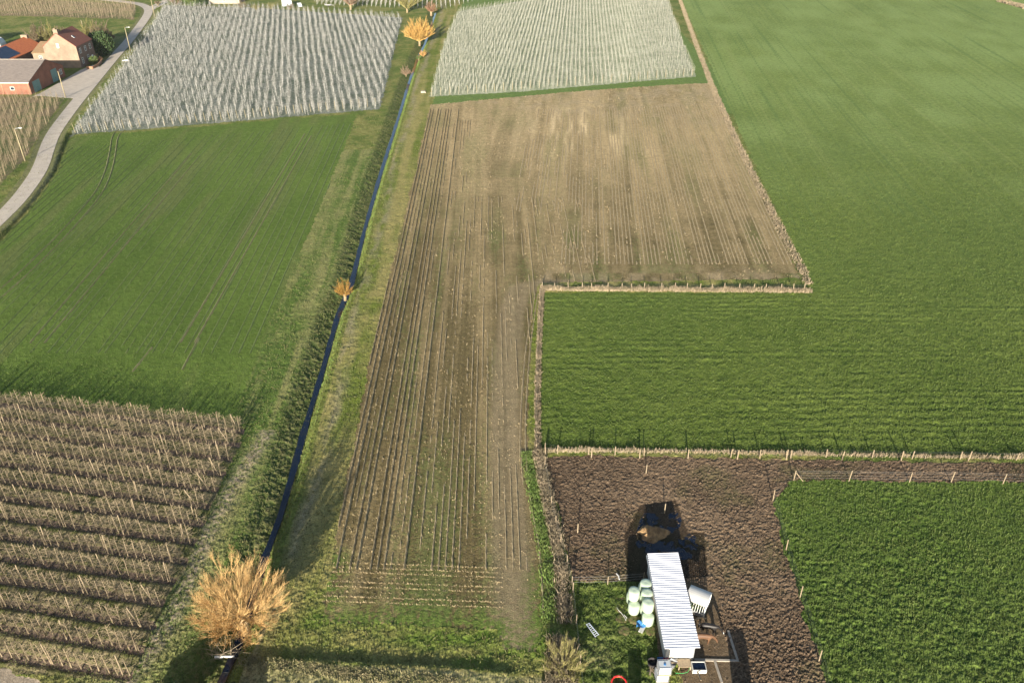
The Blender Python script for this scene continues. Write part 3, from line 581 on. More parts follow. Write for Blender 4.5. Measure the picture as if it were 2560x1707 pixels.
tk, cr = willow_mesh(14, 4.4, 1.75, 50, 7, 6, trunk_h=.8, tr=.26, base_r=.03, elmin=12, twr=.016); x, y = U(862, 741); 
place_tree('pollard_willow', (x, y, -.5), tk.mesh('willow_trunk_c', M['bark_willow'], True), cr.mesh('willow_crown_c', mat('willow_amber', (.36,.20,.045), (.30,.18,.05), 2, .6)), 'small amber willow halfway along the ditch')
def bush_tree(name, u, v, H, R, m, label, seed, th=.6, cat='tree', dens=(24, 6, 5), elmin=15, twr=.02, z=0, br=.05, tr=.15):
    tk, cr = willow_mesh(seed, H, R, *dens, trunk_h=th, tr=tr, base_r=br, elmin=elmin, twr=twr); x, y = U(u, v)
    return place_tree(name, (x, y, z), tk.mesh(name+'_trunk', M['bark_willow'], True), cr.mesh(name+'_crown', m), label, cat)
M['twig_yg'] = mat('yellow_green_twigs', (.27,.255,.085), (.21,.18,.085), 1.5, .8)
M['twig_grey'] = mat('grey_brown_twigs', (.22,.17,.105), (.17,.135,.085), 1.5, .8)
M['twig_pink'] = mat('pinkish_twigs', (.26,.175,.12), (.22,.155,.11), 1.5, .8)
M['twig_red'] = mat('reddish_twigs', (.26,.14,.09), (.22,.13,.08), 1.5, .8)
bush_tree('twiggy_bush', 1408, 1672, 3.6, 2.5, M['twig_yg'], 'yellow-green leafless bush beside the lawn and ladder', 21, .25, 'bush', (30, 9, 9), 5, .012, br=.035)
bush_tree('bare_tree', 877, 25, 9, 5.0, M['twig_pink'], 'pinkish bare tree behind the white orchard, left of the yellow tree', 22, 2.0, tr=.5, twr=.05, br=.11, dens=(26, 8, 6))
bush_tree('bare_tree', 1018, 33, 9.5, 7.5, M['twig_yg'], 'spreading yellow-green bare tree at the top edge', 23, 1.8, tr=.4, twr=.05, br=.12, dens=(28, 8, 6))
bush_tree('pollard_tree', 1078, 39, 6.8, 3.1, M['twig_red'], 'round reddish-brown pollard with a pale trunk beyond the golden willow', 24, 1.5, tr=.5, twr=.04, br=.1, dens=(34, 7, 6))
bush_tree('ditch_bush', 1015, 190, 4.6, 2.0, M['twig_pink'], 'pale pink-brown bush on the left ditch bank', 25, .4, 'bush', twr=.03)
bush_tree('ditch_bush', 1058, 143, 3.0, 1.6, mat('amber_twigs', (.5,.28,.10), (.44,.26,.1), 2, .8), 'small amber bush leaning over the ditch below the golden willow', 26, .3, 'bush', twr=.03)
bush_tree('ditch_bush', 1047, 150, 1.6, 1.0, M['leaf_ivy'], 'low dark bush across the far ditch', 27, .2, 'bush', twr=.04)
for i, (u, v, H, R, mm, lab) in enumerate([(106,120,11,5,'twig_grey','grey-brown bare tree behind the orange roof, leftmost of the clump'), (132,122,10.5,4.6,'twig_yg','olive bare tree behind the low annex roof'), (160,108,7.5,2.6,'twig_pink','slim orange-tinted bare tree behind the brick house'), (232,116,11,5,'twig_yg','yellowish bare tree right behind the brick house'), (262,118,10.5,5.2,'twig_grey','grey-brown bare tree beside the pole right of the house'),
        (74,8,8,4.2,'twig_grey','tall bare tree inside the far orchard rows')]):
    bush_tree('bare_tree', u, v, H, R, M[mm], lab, 30+i, 1.2, twr=.07, br=.11, dens=(44, 9, 9))
def leafy(name, u, v, H, R, m, label, seed, n=1500, cat='bush', ls=.16, z=0, xy=None):
    rnd = np.random.default_rng(seed); c = rnd.normal(0, 1, (n, 3)); c /= np.linalg.norm(c, axis=1)[:, None]; rr = (.45+.55*rnd.random(n)**.5)[:, None]
    lob = .75+.45*vn(c[:, 0]*2+5, c[:, 1]*2+c[:, 2]*2, seed)[:, None]; p = c*rr*lob*np.array([R, R, H/2])+np.array([0, 0, H*.52]); p[:, 2] = np.maximum(p[:, 2], .05)
    a = rnd.normal(0, 1, (n, 3)); a /= np.linalg.norm(a, axis=1)[:, None]; b = np.cross(a, rnd.normal(0, 1, (n, 3))); b /= np.linalg.norm(b, axis=1)[:, None]
    s = ls*(.6+.8*rnd.random(n))[:, None]; V = np.stack([p-a*s, p+b*s*.7, p+a*s, p-b*s*.7], 1).reshape(-1, 3); i = np.arange(n)*4
    x, y = xy or U(u, v); t = empty(name, (x, y, z), 0, label, cat)
    link('crown', np_mesh('leaf_crown', V, np.stack([i, i+1, i+2, i+3], 1), m), t)
    mb = MB()
    for k in range(7): limb(mb, Vector((0, 0, -.1)), rdir(k*.9, 1.1+.1*(k % 3)), H*.75, .05+.01*H, 3, .05, 4)
    mb.obj('trunk', M['bark_willow'], t); return t
leafy('dark_bush', 258, 140, 9.0, 4.6, M['leaf_dark'], 'dark leafy mass standing for a shaded bare tree right of the house', 41, 3200, ls=.28)  # dark leaves carry the shade lying on a bare ivied tree
leafy('dark_bush', 236, 122, 4.2, 3.0, M['leaf_dark'], 'smaller dark bush touching the back corner of the house', 42, 1500, ls=.28)
leafy('garden_shrub', 235, 160, 2.6, 1.7, M['leaf_ivy'], 'yellow-green shrub inside the front garden wall', 43, 900, ls=.15)
bush_tree('garden_shrub', 247, 157, 2.4, 1.8, M['twig_red'], 'reddish bare shrub in the front garden', 44, .2, 'shrub', twr=.03)
leafy('garden_bush', 486, 15, 4.5, 4.6, M['leaf_ivy'], 'green leafy bush beyond the top left corner of the white orchard', 45, 1500, ls=.3)
leafy('garden_bush', 504, 16, 3.0, 3.0, M['leaf_dark'], 'small dark bush left of the cream house', 46, 800, ls=.3)
for i, (u, v, H, R, mm, lab) in enumerate([(604,22,4.0,2.8,'twig_grey','grey bare shrub right of the cream house'), (640,26,3,2.6,'twig_yg','olive shrub behind the orchard, right of the pale stones'), (678,24,3.2,2.6,'twig_yg','golden-green shrub between orchard and far lawn'), (725,24,3.6,2.6,'twig_grey','round brown shrub in front of the garden greenhouse'), (440,14,4.2,3.2,'twig_pink','pale bare shrub at the far road junction'), (395,14,2.2,2.2,'twig_grey','low grey shrub at the corner of the white orchard'), (330,2,2.6,6,'twig_grey','clipped dull hedge beyond the far junction')]):
    bush_tree('garden_shrub', u, v, H, R, M[mm], lab, 60+i, .3, 'shrub', (20, 6, 6), twr=.045, br=.07)
# trees standing outside the frame whose shade falls into it
leafy('dark_bush', 0, 0, 1.8, 3.0, M['leaf_dark'], 'dense dark bush below the bottom edge beside the ditch', 47, 3000, ls=.2, xy=(-26.5, 42.6))
leafy('dark_bush', 0, 0, 1.9, 2.4, M['leaf_dark'], 'second dark bush below the bottom edge left of the ditch', 48, 2000, ls=.2, xy=(-31.5, 43.6))
leafy('evergreen_tree', 0, 0, 13, 7, M['leaf_dark'], 'tall evergreen left of the farm beyond the frame', 49, 5000, 'tree', ls=.4, xy=(-212, 292))

# ------------------------------------------------------------------ orchards
def fruit_mesh(seed, H, nb, R, tw, trw, sub=True):
    rnd = random.Random(seed); tr, cr = MB(), MB(); lx, ly = rnd.uniform(-.08, .08), rnd.uniform(-.08, .08)
    pts = [(0, 0, -.05), (lx*.5, ly*.5, H*.35), (lx, ly, H*.7), (lx*1.2, ly*1.2, H)]; tr.tube(pts, [trw*1.3, trw, trw*.75, trw*.4], 4, False)
    for i in range(nb):
        z = H*(.22+.70*(i/nb)); az = i*2.4+rnd.uniform(-.5, .5); L = R*(1.15-.75*i/nb)*rnd.uniform(.7, 1.15); p = Vector((lx*z/H, ly*z/H, z))
        q, d = limb(cr, p, rdir(az, rnd.uniform(-.1, .6)), L, tw, 2 if sub else 1, .12, 3, .3, rnd)
        if sub:
            for j in range(2): limb(cr, q[1], rdir(az+rnd.uniform(-1, 1), rnd.uniform(0, 1.1)), L*.5, tw*.6, 1, 0, 3, .2, rnd)
    return tr, cr
def arr(mb): # triangulated arrays
    V = np.array(mb.v); F = []
    for f in mb.f:
        for k in range(1, len(f)-1): F.append((f[0], f[k], f[k+1]))
    return V, np.array(F)
def merged(name, variants, P, rot, scl, m, label, cat, zoff=0):
    Vs, Fs, b = [], [], 0; idx = RNG.integers(0, len(variants), len(P)); z = zat(P[:, 0], P[:, 1])+zoff
    for k, (V, F) in enumerate(variants):
        s = idx == k; n = s.sum()
        if not n: continue
        c, sn = np.cos(rot[s])[:, None], np.sin(rot[s])[:, None]; S_ = scl[s][:, None]
        X = (V[None, :, 0]*c-V[None, :, 1]*sn)*S_+P[s, 0][:, None]; Y = (V[None, :, 0]*sn+V[None, :, 1]*c)*S_+P[s, 1][:, None]; Z = V[None, :, 2]*S_+z[s][:, None]
        Vs.append(np.stack([X, Y, Z], -1).reshape(-1, 3)); Fs.append((F[None]+(np.arange(n)*len(V))[:, None, None]).reshape(-1, 3)+b); b += n*len(V)
    o = link(name, np_mesh(name, np.vstack(Vs), np.vstack(Fs), m)); return tag(o, label, cat, None, 'stuff')
# brown orchard, foreground left
bt = [fruit_mesh(100+i, random.uniform(2.4, 2.9), 24, 1.1, .019, .055) for i in range(7)]
BT = [(a.mesh('fruit_trunk', M['trunk_tan']), b.mesh('fruit_branches', M['twig_tan'])) for a, b in bt]
BTall = [arr_ for arr_ in ([(lambda ab: (np.vstack([ab[0][0], ab[1][0]]), np.vstack([ab[0][1], ab[1][1]+len(ab[0][0])])))((arr(a), arr(b))) for a, b in bt])]
ends = [(602,1077),(587,1111),(569,1147),(552,1186),(537,1225),(515,1268),(497,1311),(476,1356),(450,1406),(427,1452),(400,1509),(375,1568),(348,1624),(324,1688)]
P, posts = [], []
for k, e in enumerate(ends):
    e = np.array(U(*e)); s = 0
    n_ = (58 if k < 7 else 44)
    for i in range(n_):
        q = e-ORB_D*s+np.array([random.uniform(-.12, .12), random.uniform(-.1, .1)])
        if q[0] > -(.593*(q[1]+42))-6:
            P.append(q)
        s += random.uniform(.88, 1.12)
    for i in range(9):
        q = e-ORB_D*(.0+i*7.6+.4*(k % 3) + .3)
        if q[0] > -(.593*(q[1]+42))-3: posts.append((q, i))
P = np.array(P); order = np.argsort(np.hypot(P[:, 0], P[:, 1])+np.where(np.abs(P[:, 0]) > .60*(P[:, 1]+42), 500, 0)); near, far = order[:300], order[300:]
lab = 'bare trained fruit tree with thin tan branches in the brown orchard at lower left'
zz = zat(P[:, 0], P[:, 1])
for i in near:
    v = random.randrange(7); t = empty('fruit_tree', (P[i, 0], P[i, 1], zz[i]), random.uniform(0, 6.28), lab, 'fruit tree', 'bare fruit trees in the lower left orchard'); s = random.uniform(.9, 1.08); t.scale = (s, s, s)
    link('trunk', BT[v][0], t); link('branches', BT[v][1], t)
merged('fruit_tree_rows', BTall, P[far], RNG.random(len(far))*6.28, .9+.2*RNG.random(len(far)), M['twig_tan'], 'farther rows of bare fruit trees in the lower left orchard', 'fruit trees')
mb = MB(); mb.tube([(0, 0, -.1), (0, 0, 3.0)], [.065, .055], 6); PM = mb.mesh('orchard_post', M['wood'])
for q, i in posts:
    o = link('orchard_post', PM); o.location = (q[0], q[1], z1(*q)); o.rotation_euler = (random.uniform(-.03, .03), random.uniform(-.05, .05), 0)
    if i == 0: o.rotation_euler = (0, random.choice([-.22, .05, 0, -.35]), 0)
    tag(o, 'tall pale wooden stake among the bare fruit trees at lower left', 'post', 'stakes in the lower left orchard')
# white orchard (left) and netted orchard (right)
def lattice(R, ang, rs, ts, jit=.12, inset=1.0):
    a = math.radians(ang); d = np.array([math.sin(a), math.cos(a)]); n = np.array([math.cos(a), -math.sin(a)]); c = R.mean(0)
    r = max(np.linalg.norm(R-c, axis=1)); I, J = np.meshgrid(np.arange(-r, r, rs), np.arange(-r, r, ts), indexing='ij')
    Q = c+I[..., None]*n+J[..., None]*d; Q = Q.reshape(-1, 2)+RNG.normal(0, jit, (I.size, 2)); return Q[pip(Q[:, 0], Q[:, 1], R)]
wt = [fruit_mesh(200+i, random.uniform(2.4, 3.1), 12, 1.0, .019, .036, False) for i in range(6)]
WTarr = [(lambda a, b: (np.vstack([a[0], b[0]]), np.vstack([a[1], b[1]+len(a[0])])))(arr(a), arr(b)) for a, b in wt]
WTm = []
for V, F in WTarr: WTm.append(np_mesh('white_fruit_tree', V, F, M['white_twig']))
P = lattice(R_ORL, -13.4, 2.25, 1.25, .34); d = np.hypot(P[:, 0], P[:, 1]); inside = np.abs(P[:, 0]) < .66*np.hypot(P[:, 1], 0)*1.0+60
order = np.argsort(d); near, far = order[:300], order[300:]; zz = zat(P[:, 0], P[:, 1]); print('white trees', len(P))
for i in near:
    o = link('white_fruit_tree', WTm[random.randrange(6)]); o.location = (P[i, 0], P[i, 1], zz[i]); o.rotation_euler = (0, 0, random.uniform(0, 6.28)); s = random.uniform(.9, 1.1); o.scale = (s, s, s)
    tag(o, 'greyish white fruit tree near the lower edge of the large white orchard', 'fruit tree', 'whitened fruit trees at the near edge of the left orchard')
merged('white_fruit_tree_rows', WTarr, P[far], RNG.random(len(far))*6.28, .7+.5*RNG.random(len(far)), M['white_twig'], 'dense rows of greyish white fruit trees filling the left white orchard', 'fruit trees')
nt_ = [fruit_mesh(300+i, random.uniform(2.1, 2.6), 8, .50, .015, .026, False) for i in range(4)]
NTarr = [(lambda a, b: (np.vstack([a[0], b[0]]), np.vstack([a[1], b[1]+len(a[0])])))(arr(a), arr(b)) for a, b in nt_]
NTm = [np_mesh('slim_fruit_tree', V, F, M['white_trunk']) for V, F in NTarr]
P = lattice(R_ORR, 4.3, 1.45, 1.15, .20); order = np.argsort(np.hypot(P[:, 0], P[:, 1])); near, far = order[:300], order[300:]; zz = zat(P[:, 0], P[:, 1]); print('slim trees', len(P))
for i in near:
    o = link('slim_fruit_tree', NTm[random.randrange(4)]); o.location = (P[i, 0], P[i, 1], zz[i]); o.rotation_euler = (0, 0, random.uniform(0, 6.28))
    tag(o, 'slim pale fruit tree at the near edge of the right white orchard', 'fruit tree', 'slim pale trees at the near edge of the right orchard')
merged('slim_fruit_tree_rows', NTarr, P[far], RNG.random(len(far))*6.28, .9+.2*RNG.random(len(far)), M['white_trunk'], 'fine regular rows of slim pale trees filling the right white orchard', 'fruit trees')
# brown orchards by the road and far top left, plus the distant pale orchard at the top edge
ft = [fruit_mesh(400+i, 3.0, 9, .7, .014, .038, False) for i in range(3)]; FTa = [(lambda a, b: (np.vstack([a[0], b[0]]), np.vstack([a[1], b[1]+len(a[0])])))(arr(a), arr(b)) for a, b in ft]
P = lattice(R_ORW, -24, 1.9, 1.1, .25); merged('roadside_fruit_trees', FTa, P, RNG.random(len(P))*6.28, .75+.3*RNG.random(len(P)), M['twig_tan'], 'rows of bare brown fruit trees left of the road below the barn', 'fruit trees')
P = lattice(R_ORT, -8, 1.9, 1.4, .2); 
merged('far_fruit_trees', FTa, P, RNG.random(len(P))*6.28, .9+.2*RNG.random(len(P)), M['twig_tan'], 'far rows of bare brown fruit trees at the top left', 'fruit trees')
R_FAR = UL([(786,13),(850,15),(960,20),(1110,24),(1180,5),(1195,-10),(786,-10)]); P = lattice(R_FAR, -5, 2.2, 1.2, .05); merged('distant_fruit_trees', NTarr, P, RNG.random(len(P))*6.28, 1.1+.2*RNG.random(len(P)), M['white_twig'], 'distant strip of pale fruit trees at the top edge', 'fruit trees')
# leaning end posts of the white orchards
mb = MB(); mb.tube([(0, 0, -.1), (0, 0, 2.6)], [.07, .06], 6); PE = mb.mesh('end_post', M['pole'])
for i in range(38):
    t = i/37; p = np.array(U(190+t*750, 333-t*66-2)); p[1] += -.4; o = link('end_post', PE); o.location = (p[0], p[1], 0); o.rotation_euler = (random.uniform(.1, .25), random.uniform(-.05, .05), 0)
    tag(o, 'pale end post along the near edge of the left white orchard', 'post', 'end posts of the left white orchard')
for i in range(30):
    t = i/29; p = np.array(U(1080+t*650, 240-t*52)); o = link('end_post', PE); o.location = (p[0], p[1]-.5, 0); o.rotation_euler = (random.uniform(.05, .18), random.uniform(-.04, .04), 0)
    tag(o, 'pale end post along the near edge of the right white orchard', 'post', 'end posts of the right white orchard')

# ------------------------------------------------------------------ fences
def fence(label, pts, h=1.25, r=.07, wires=(.45, .85, 1.15), lean=.05, wr=.005, wm='wire', m='wood', name='wire_fence'):
    pts = [np.array(p) for p in pts]; c = pts[0]; root = empty(name, (c[0], c[1], 0), 0, label, 'fence'); tops = []
    for p in pts:
        hh = h*random.uniform(.92, 1.08); lx, ly = random.uniform(-lean, lean)*hh, random.uniform(-lean, lean)*hh; z = z1(*p); q = p-c; tops.append((q, lx/hh, ly/hh, z, hh))
        mb = MB(); mb.tube([(q[0], q[1], z-.1), (q[0]+lx, q[1]+ly, z+hh)], [r, r*.9], 6); mb.obj('post', M[m], root)
    for wz in wires:
        mb = MB(); line = [(q[0]+lx*wz, q[1]+ly*wz, z+wz) for q, lx, ly, z, hh in tops]; mb.tube(line, wr, 3); mb.obj('wire', M[wm], root)
    return root
def along(P, step, jit=.3):
    P = np.asarray(P); L = np.r_[0, np.cumsum(np.linalg.norm(np.diff(P, axis=0), axis=1))]; s = np.arange(0, L[-1], step); s = s+RNG.uniform(-jit, jit, len(s))
    return [np.array([np.interp(a, L, P[:, 0]), np.interp(a, L, P[:, 1])]) for a in s]
fence('wooden post fence in dry grass between the brown field and the green block', along([LA+[0, .3], LB+[0, .3]], 2.35, .35), 1.35, .08, lean=.09)
fence('old post fence in the dry grass belt along the right edge of the brown field', along(BEND[:6], 7.5, .8), 1.1, .06, (.8,), lean=.12)
fence('short post fence along the left side of the green block', along(WEST, 5.5, .6), 1.1, .06, (.5, .9), lean=.1)
fence('post fence with wires between the dry grass and the muddy paddock', [U(1362,1165), U(1378,1262), U(1390,1312), U(1402,1358), U(1418,1410), U(1432,1480), U(1440,1560), U(1450,1660), U(1458,1730)], 1.5, .06, lean=.03)
fence('upper wire fence at the bottom edge of the green block', [U(1362,1126)]+[U(1340+k*.2742, 1134+(k-195)*.006) for k in (195, 480, 720, 985, 1385, 1775, 2040, 2320)]+[U(2065,1142), U(2180,1144), U(2280,1146), U(2400,1148), U(2540,1150), U(2680,1152)], 1.35, .075, (.5, 1.15))
fence('lower wire fence along the top of the muddy paddock', [U(1364,1138)]+[U(1340+k*.2742, 1144+(k-505)*.0026) for k in (505, 945, 1385, 1835, 2280)]+[U(2105,1150), U(2252,1151), U(2420,1152), U(2600,1155)], 1.5, .085, (.6, 1.3))
fence('wooden post fence enclosing the pasture at lower right', [U(2680,1212), U(2507,1209), U(2377,1206), U(2273,1206), U(2122,1202), U(1984,1201), U(1932,1252), U(1965,1374), U(2000,1492), U(2047,1652), U(2090,1790)], 1.65, .065, (.5, .9, 1.35, 1.6), .03, .005, 'wire')
fence('tape fence between the muddy paddock and the lawn by the bales', [U(1430,1462), U(1519,1460), U(1608,1452)], 1.3, .055, (.4, .8, 1.2), .02, .009, 'tape')
for (u, v), lb in [((1615,1183),'lone wooden post at the top of the muddy paddock'), ((1661,1282),'lone wooden post in the shadow behind the manure heap'), ((1444,1331),'lone wooden post at the left of the muddy paddock')]:
    x, y = U(u, v); mb = MB(); mb.tube([(0, 0, -.1), (0, 0, 1.5)], [.07, .065], 7); o = mb.obj('fence_post', M['wood'], loc=(x, y, z1(x, y))); tag(o, lb, 'post')
# brace at the pasture corner
x, y = U(1984, 1201); mb = MB(); mb.tube([(.1, 0, 1.3), (1.15, -.15, 0)], .05, 6); tag(mb.obj('fence_brace', M['wood'], loc=(x, y, 0)), 'slanting wooden brace at the corner post of the pasture fence', 'brace')

# ------------------------------------------------------------------ street lamps and poles
def lamp(u, v, label, head=True, h=8.2, nm='street_lamp'):
    x, y = U(u, v); root = empty(nm, (x, y, 0), 0, label, 'street lamp' if head else 'pole', None)
    mb = MB(); mb.tube([(0, 0, -.2), (0, 0, h)], [.17, .11], 10); mb.obj('pole', M['pole'], root, True)
    if head:
        mb = MB(); mb.tube([(0, 0, h-.25), (.5, -.05, h+.05), (1.3, -.1, h+.15)], .05, 6); mb.obj('arm', M['steel'], root, True)
        mb = MB(); mb.box(1.2, 1.95, -.22, .02, h+.08, h+.22); mb.obj('lamp_head', M['frame_white'], root)
lamp(63, 403, 'street lamp on a timber pole left of the road, nearest the camera')
lamp(326, 127, 'street lamp beside the road at the edge of the white orchard'); bpy.data.objects[-1]
lamp(164, 244, 'plain timber utility pole in front of the brick barn', False, 7.9, 'utility_pole')
lamp(387, 43, 'far timber pole beside the road junction', False, 8, 'utility_pole')
lamp(219, 112, 'timber pole standing behind the brick house', False, 9, 'utility_pole')
lamp(124, 120, 'pale timber pole between annex and bare trees', False, 7, 'utility_pole')

# ------------------------------------------------------------------ farm buildings
def walls(mb, x0, x1, y0, y1, ze, zr, axis, mi=0, rp=None):
    if axis == 'x':
        ym = rp if rp is not None else (y0+y1)/2
        v = [(x0,y0,-.1),(x1,y0,-.1),(x1,y1,-.1),(x0,y1,-.1),(x0,y0,ze),(x1,y0,ze),(x1,y1,ze),(x0,y1,ze),(x0,ym,zr),(x1,ym,zr)]
        f = [(0,1,5,4),(2,3,7,6),(1,2,6,9,5),(3,0,4,8,7)]
    else:
        xm = rp if rp is not None else (x0+x1)/2
        v = [(x0,y0,-.1),(x1,y0,-.1),(x1,y1,-.1),(x0,y1,-.1),(x0,y0,ze),(x1,y0,ze),(x1,y1,ze),(x0,y1,ze),(xm,y0,zr),(xm,y1,zr)]
        f = [(1,2,6,5),(3,0,4,7),(0,1,5,8,4),(2,3,7,9,6)]
    mb.add(v, f, mi)
def roof(mb, x0, x1, y0, y1, ze, zr, axis, o=.35, t=.16, rp=None):
    def slab(a, b, c, d):
        n = (Vector(b)-Vector(a)).cross(Vector(d)-Vector(a)).normalized(); n = n if n.z > 0 else -n
        lo = [Vector(p)+n*.02 for p in (a, b, c, d)]; hi = [p+n*t for p in lo]
        mb.add(lo+hi, [(0,3,2,1),(4,5,6,7),(0,1,5,4),(1,2,6,5),(2,3,7,6),(3,0,4,7)])
    if axis == 'x':
        m = rp if rp is not None else (y0+y1)/2; s0 = (zr-ze)/(m-y0); s1 = (zr-ze)/(y1-m)
        slab((x0-o, y0-o, ze-s0*o), (x1+o, y0-o, ze-s0*o), (x1+o, m, zr), (x0-o, m, zr)); slab((x0-o, m, zr), (x1+o, m, zr), (x1+o, y1+o, ze-s1*o), (x0-o, y1+o, ze-s1*o))
    else:
        m = rp if rp is not None else (x0+x1)/2; s0 = (zr-ze)/(m-x0); s1 = (zr-ze)/(x1-m)
        slab((x0-o, y0-o, ze-s0*o), (m, y0-o, zr), (m, y1+o, zr), (x0-o, y1+o, ze-s0*o)); slab((m, y0-o, zr), (x1+o, y0-o, ze-s1*o), (x1+o, y1+o, ze-s1*o), (m, y1+o, zr))
def window(root, M4, wd, ht, fm='frame_white', bars=1, name='window', pane='glass'):
    """M4 maps local (x right, y out of wall, z up) to the wall"""
    mb = MB(); f = .09
    for a in ((-wd/2, -wd/2+f, 0, ht), (wd/2-f, wd/2, 0, ht), (-wd/2+f, wd/2-f, 0, f), (-wd/2+f, wd/2-f, ht-f, ht)): mb.box(a[0], a[1], -.05, .06, a[2], a[3], 0, M4)
    for k in range(bars): c = -wd/2+wd*(k+1)/(bars+1); mb.box(c-.035, c+.035, -.05, .055, f, ht-f, 0, M4)
    if bars: mb.box(-wd/2+f, wd/2-f, -.04, .05, ht*.62, ht*.62+.06, 0, M4)
    fr = mb.obj(name, M[fm], root); mb = MB(); mb.box(-wd/2+f, wd/2-f, -.05, .02, f, ht-f, 0, M4); mb.obj('pane', M[pane], fr); return fr
def face_s(x, y, z): return Matrix.Translation((x, y, z)) @ Matrix.Rotation(math.pi, 4, 'Z')       # wall facing -Y
def face_e(x, y, z): return Matrix.Translation((x, y, z)) @ Matrix.Rotation(-math.pi/2, 4, 'Z')     # wall facing +X
# barn
BX, BY0, BY1, BE, BR, BM = -150.3, 252.0, 274.4, 3.7, 7.6, 264.6
barn = empty('brick_barn', (0, 0, 0), 0, 'long red brick barn with grey roof and green doors beside the road', 'barn')
mb = MB(); walls(mb, -196, BX, BY0, BY1, BE, BR, 'x', rp=BM); mb.obj('wall', M['red_brick'], barn)
mb = MB(); roof(mb, -196, BX, BY0, BY1, BE, BR, 'x', .25, .14, BM); ro = mb.obj('roof', M['grey_roof'], barn)
mb = MB(); mb.box(-196.3, BX+.3, BY0-.42, BY0-.26, BE-.18, BE-.02); mb.obj('gutter', M['frame_white'], barn)
mb = MB(); mb.box(-196.2, BX+.2, BM-.22, BM+.22, BR+.12, BR+.24); mb.obj('ridge_cap', M['concrete'], barn)
mb = MB()
for xx in (BX-.35, BX-8.6, BX-17, BX-25.5): mb.box(xx-.16, xx+.16, BY0-.07, BY0+.0, 0, BE-.1)
mb.obj('pilaster', M['garden_brick'], barn)
for (ya, yb_, ht, hand) in ((254.0, 258.2, 3.3, 1), (266.0, 269.6, 3.9, 1)):
    mb = MB(); mb.box(BX-.05, BX+.06, ya, yb_, 0, ht)
    for k in range(5): yy = ya+(yb_-ya)*k/4; mb.box(BX+.06, BX+.09, yy-.05, yy+.05, 0.02, ht-.02)
    d_ = mb.obj('door', M['green_door'], barn); mb = MB(); mb.box(BX+.07, BX+.14, (ya+yb_)/2+.12, (ya+yb_)/2+.2, 1.0, 1.3); mb.obj('handle', M['dark'], d_)
window(barn, face_s(BX-5.5, BY0-.0, 1.3), 1.3, 1.0, bars=0); window(barn, face_e(BX, 272.1, 1.2), 1.5, 1.7, bars=1)
# house
HX0, HX1, HY0, HY1, HE, HR = -161.6, -150.2, 286.0, 298.0, 7.0, 11.4
house = empty('brick_house', (0, 0, 0), 0, 'tall two-storey brick house with sunlit tan gable and brown tiled roof', 'house')
mb = MB(); walls(mb, HX0, HX1, HY0, HY1, HE, HR, 'y'); me = mb.mesh('house_wall', [M['dark_brick'], M['tan_brick']]); me.polygons[2].material_index = 1; link('wall', me, house)
mb = MB(); roof(mb, HX0, HX1, HY0, HY1, HE, HR, 'y', .12, .16); ro = mb.obj('roof', M['brown_tile'], house)
mb = MB(); mb.box(-156.7, -155.2, 286.1, 287.1, 10.4, 12.6); mb.box(-156.5, -155.9, 286.3, 286.9, 12.6, 12.95); mb.obj('chimney', M['tan_brick'], ro)
sl = math.atan2(HR-HE, (HX1-HX0)/2); MM = Matrix.Translation((-152.9, 291.2, HE+(HX1+152.9+.0)*(-1)*-math.tan(sl)+.17)) @ Matrix.Rotation(sl, 4, 'Y')
mb = MB(); mb.box(-.55, .55, -.45, .45, 0, .12, 0, MM); sk = mb.obj('skylight', M['frame_white'], ro); mb = MB(); mb.box(-.44, .44, -.34, .34, .1, .14, 0, MM); mb.obj('pane', M['glass'], sk)
window(house, face_s(-156.4, HY0, 6.6), .75, 1.5, bars=0, pane='white')
for yy in (288.2, 292.0, 295.6):
    window(house, face_e(HX1, yy, 4.4), 1.25, 1.7); 
for yy in (288.2, 292.6): window(house, face_e(HX1, yy, 1.0), 1.3, 2.0)
mb = MB(); mb.box(HX1-.03, HX1+.07, 294.9, 296.1, 0, 2.3); d_ = mb.obj('door', M['frame_white'], house); mb = MB(); mb.box(HX1+.07, HX1+.12, 295.0, 295.1, 1.0, 1.15); mb.obj('handle', M['dark'], d_)
# annex
an = empty('house_annex', (0, 0, 0), 0, 'low annex with ochre roof between the house and the orange roofed building', 'annex')
mb = MB(); AX0, AX1, AY0, AY1 = -170.6, HX0-.01, 294.0, 301.5
mb.add([(AX0,AY0,-.1),(AX1,AY0,-.1),(AX1,AY1,-.1),(AX0,AY1,-.1),(AX0,AY0,3.2),(AX1,AY0,3.2),(AX1,AY1,5.4),(AX0,AY1,5.4)], [(0,1,5,4),(1,2,6,5),(2,3,7,6),(3,0,4,7)]); mb.obj('wall', M['tan_brick'], an)
mb = MB(); mb.add([(AX0-.2,AY0-.3,3.13),(AX1,AY0-.3,3.13),(AX1,AY1+.2,5.47),(AX0-.2,AY1+.2,5.47),(AX0-.2,AY0-.3,3.28),(AX1,AY0-.3,3.28),(AX1,AY1+.2,5.62),(AX0-.2,AY1+.2,5.62)], [(0,3,2,1),(4,5,6,7),(0,1,5,4),(1,2,6,5),(2,3,7,6),(3,0,4,7)]); ro = mb.obj('roof', M['annex_tile'], an)
MM = Matrix.Translation((-166.3, 297.4, 4.35)) @ Matrix.Rotation(math.atan2(2.34, 8), 4, 'X'); mb = MB(); mb.box(-.5, .5, -.5, .5, 0, .12, 0, MM); sk = mb.obj('skylight', M['frame_white'], ro); mb = MB(); mb.box(-.2, .35, -.3, .3, .1, .14, 0, MM); mb.obj('pane', M['glass'], sk)
window(an, face_s(-168.0, AY0, .7), 1.2, 1.5); window(an, face_s(-162.6, AY0, .7), 1.1, 1.7)
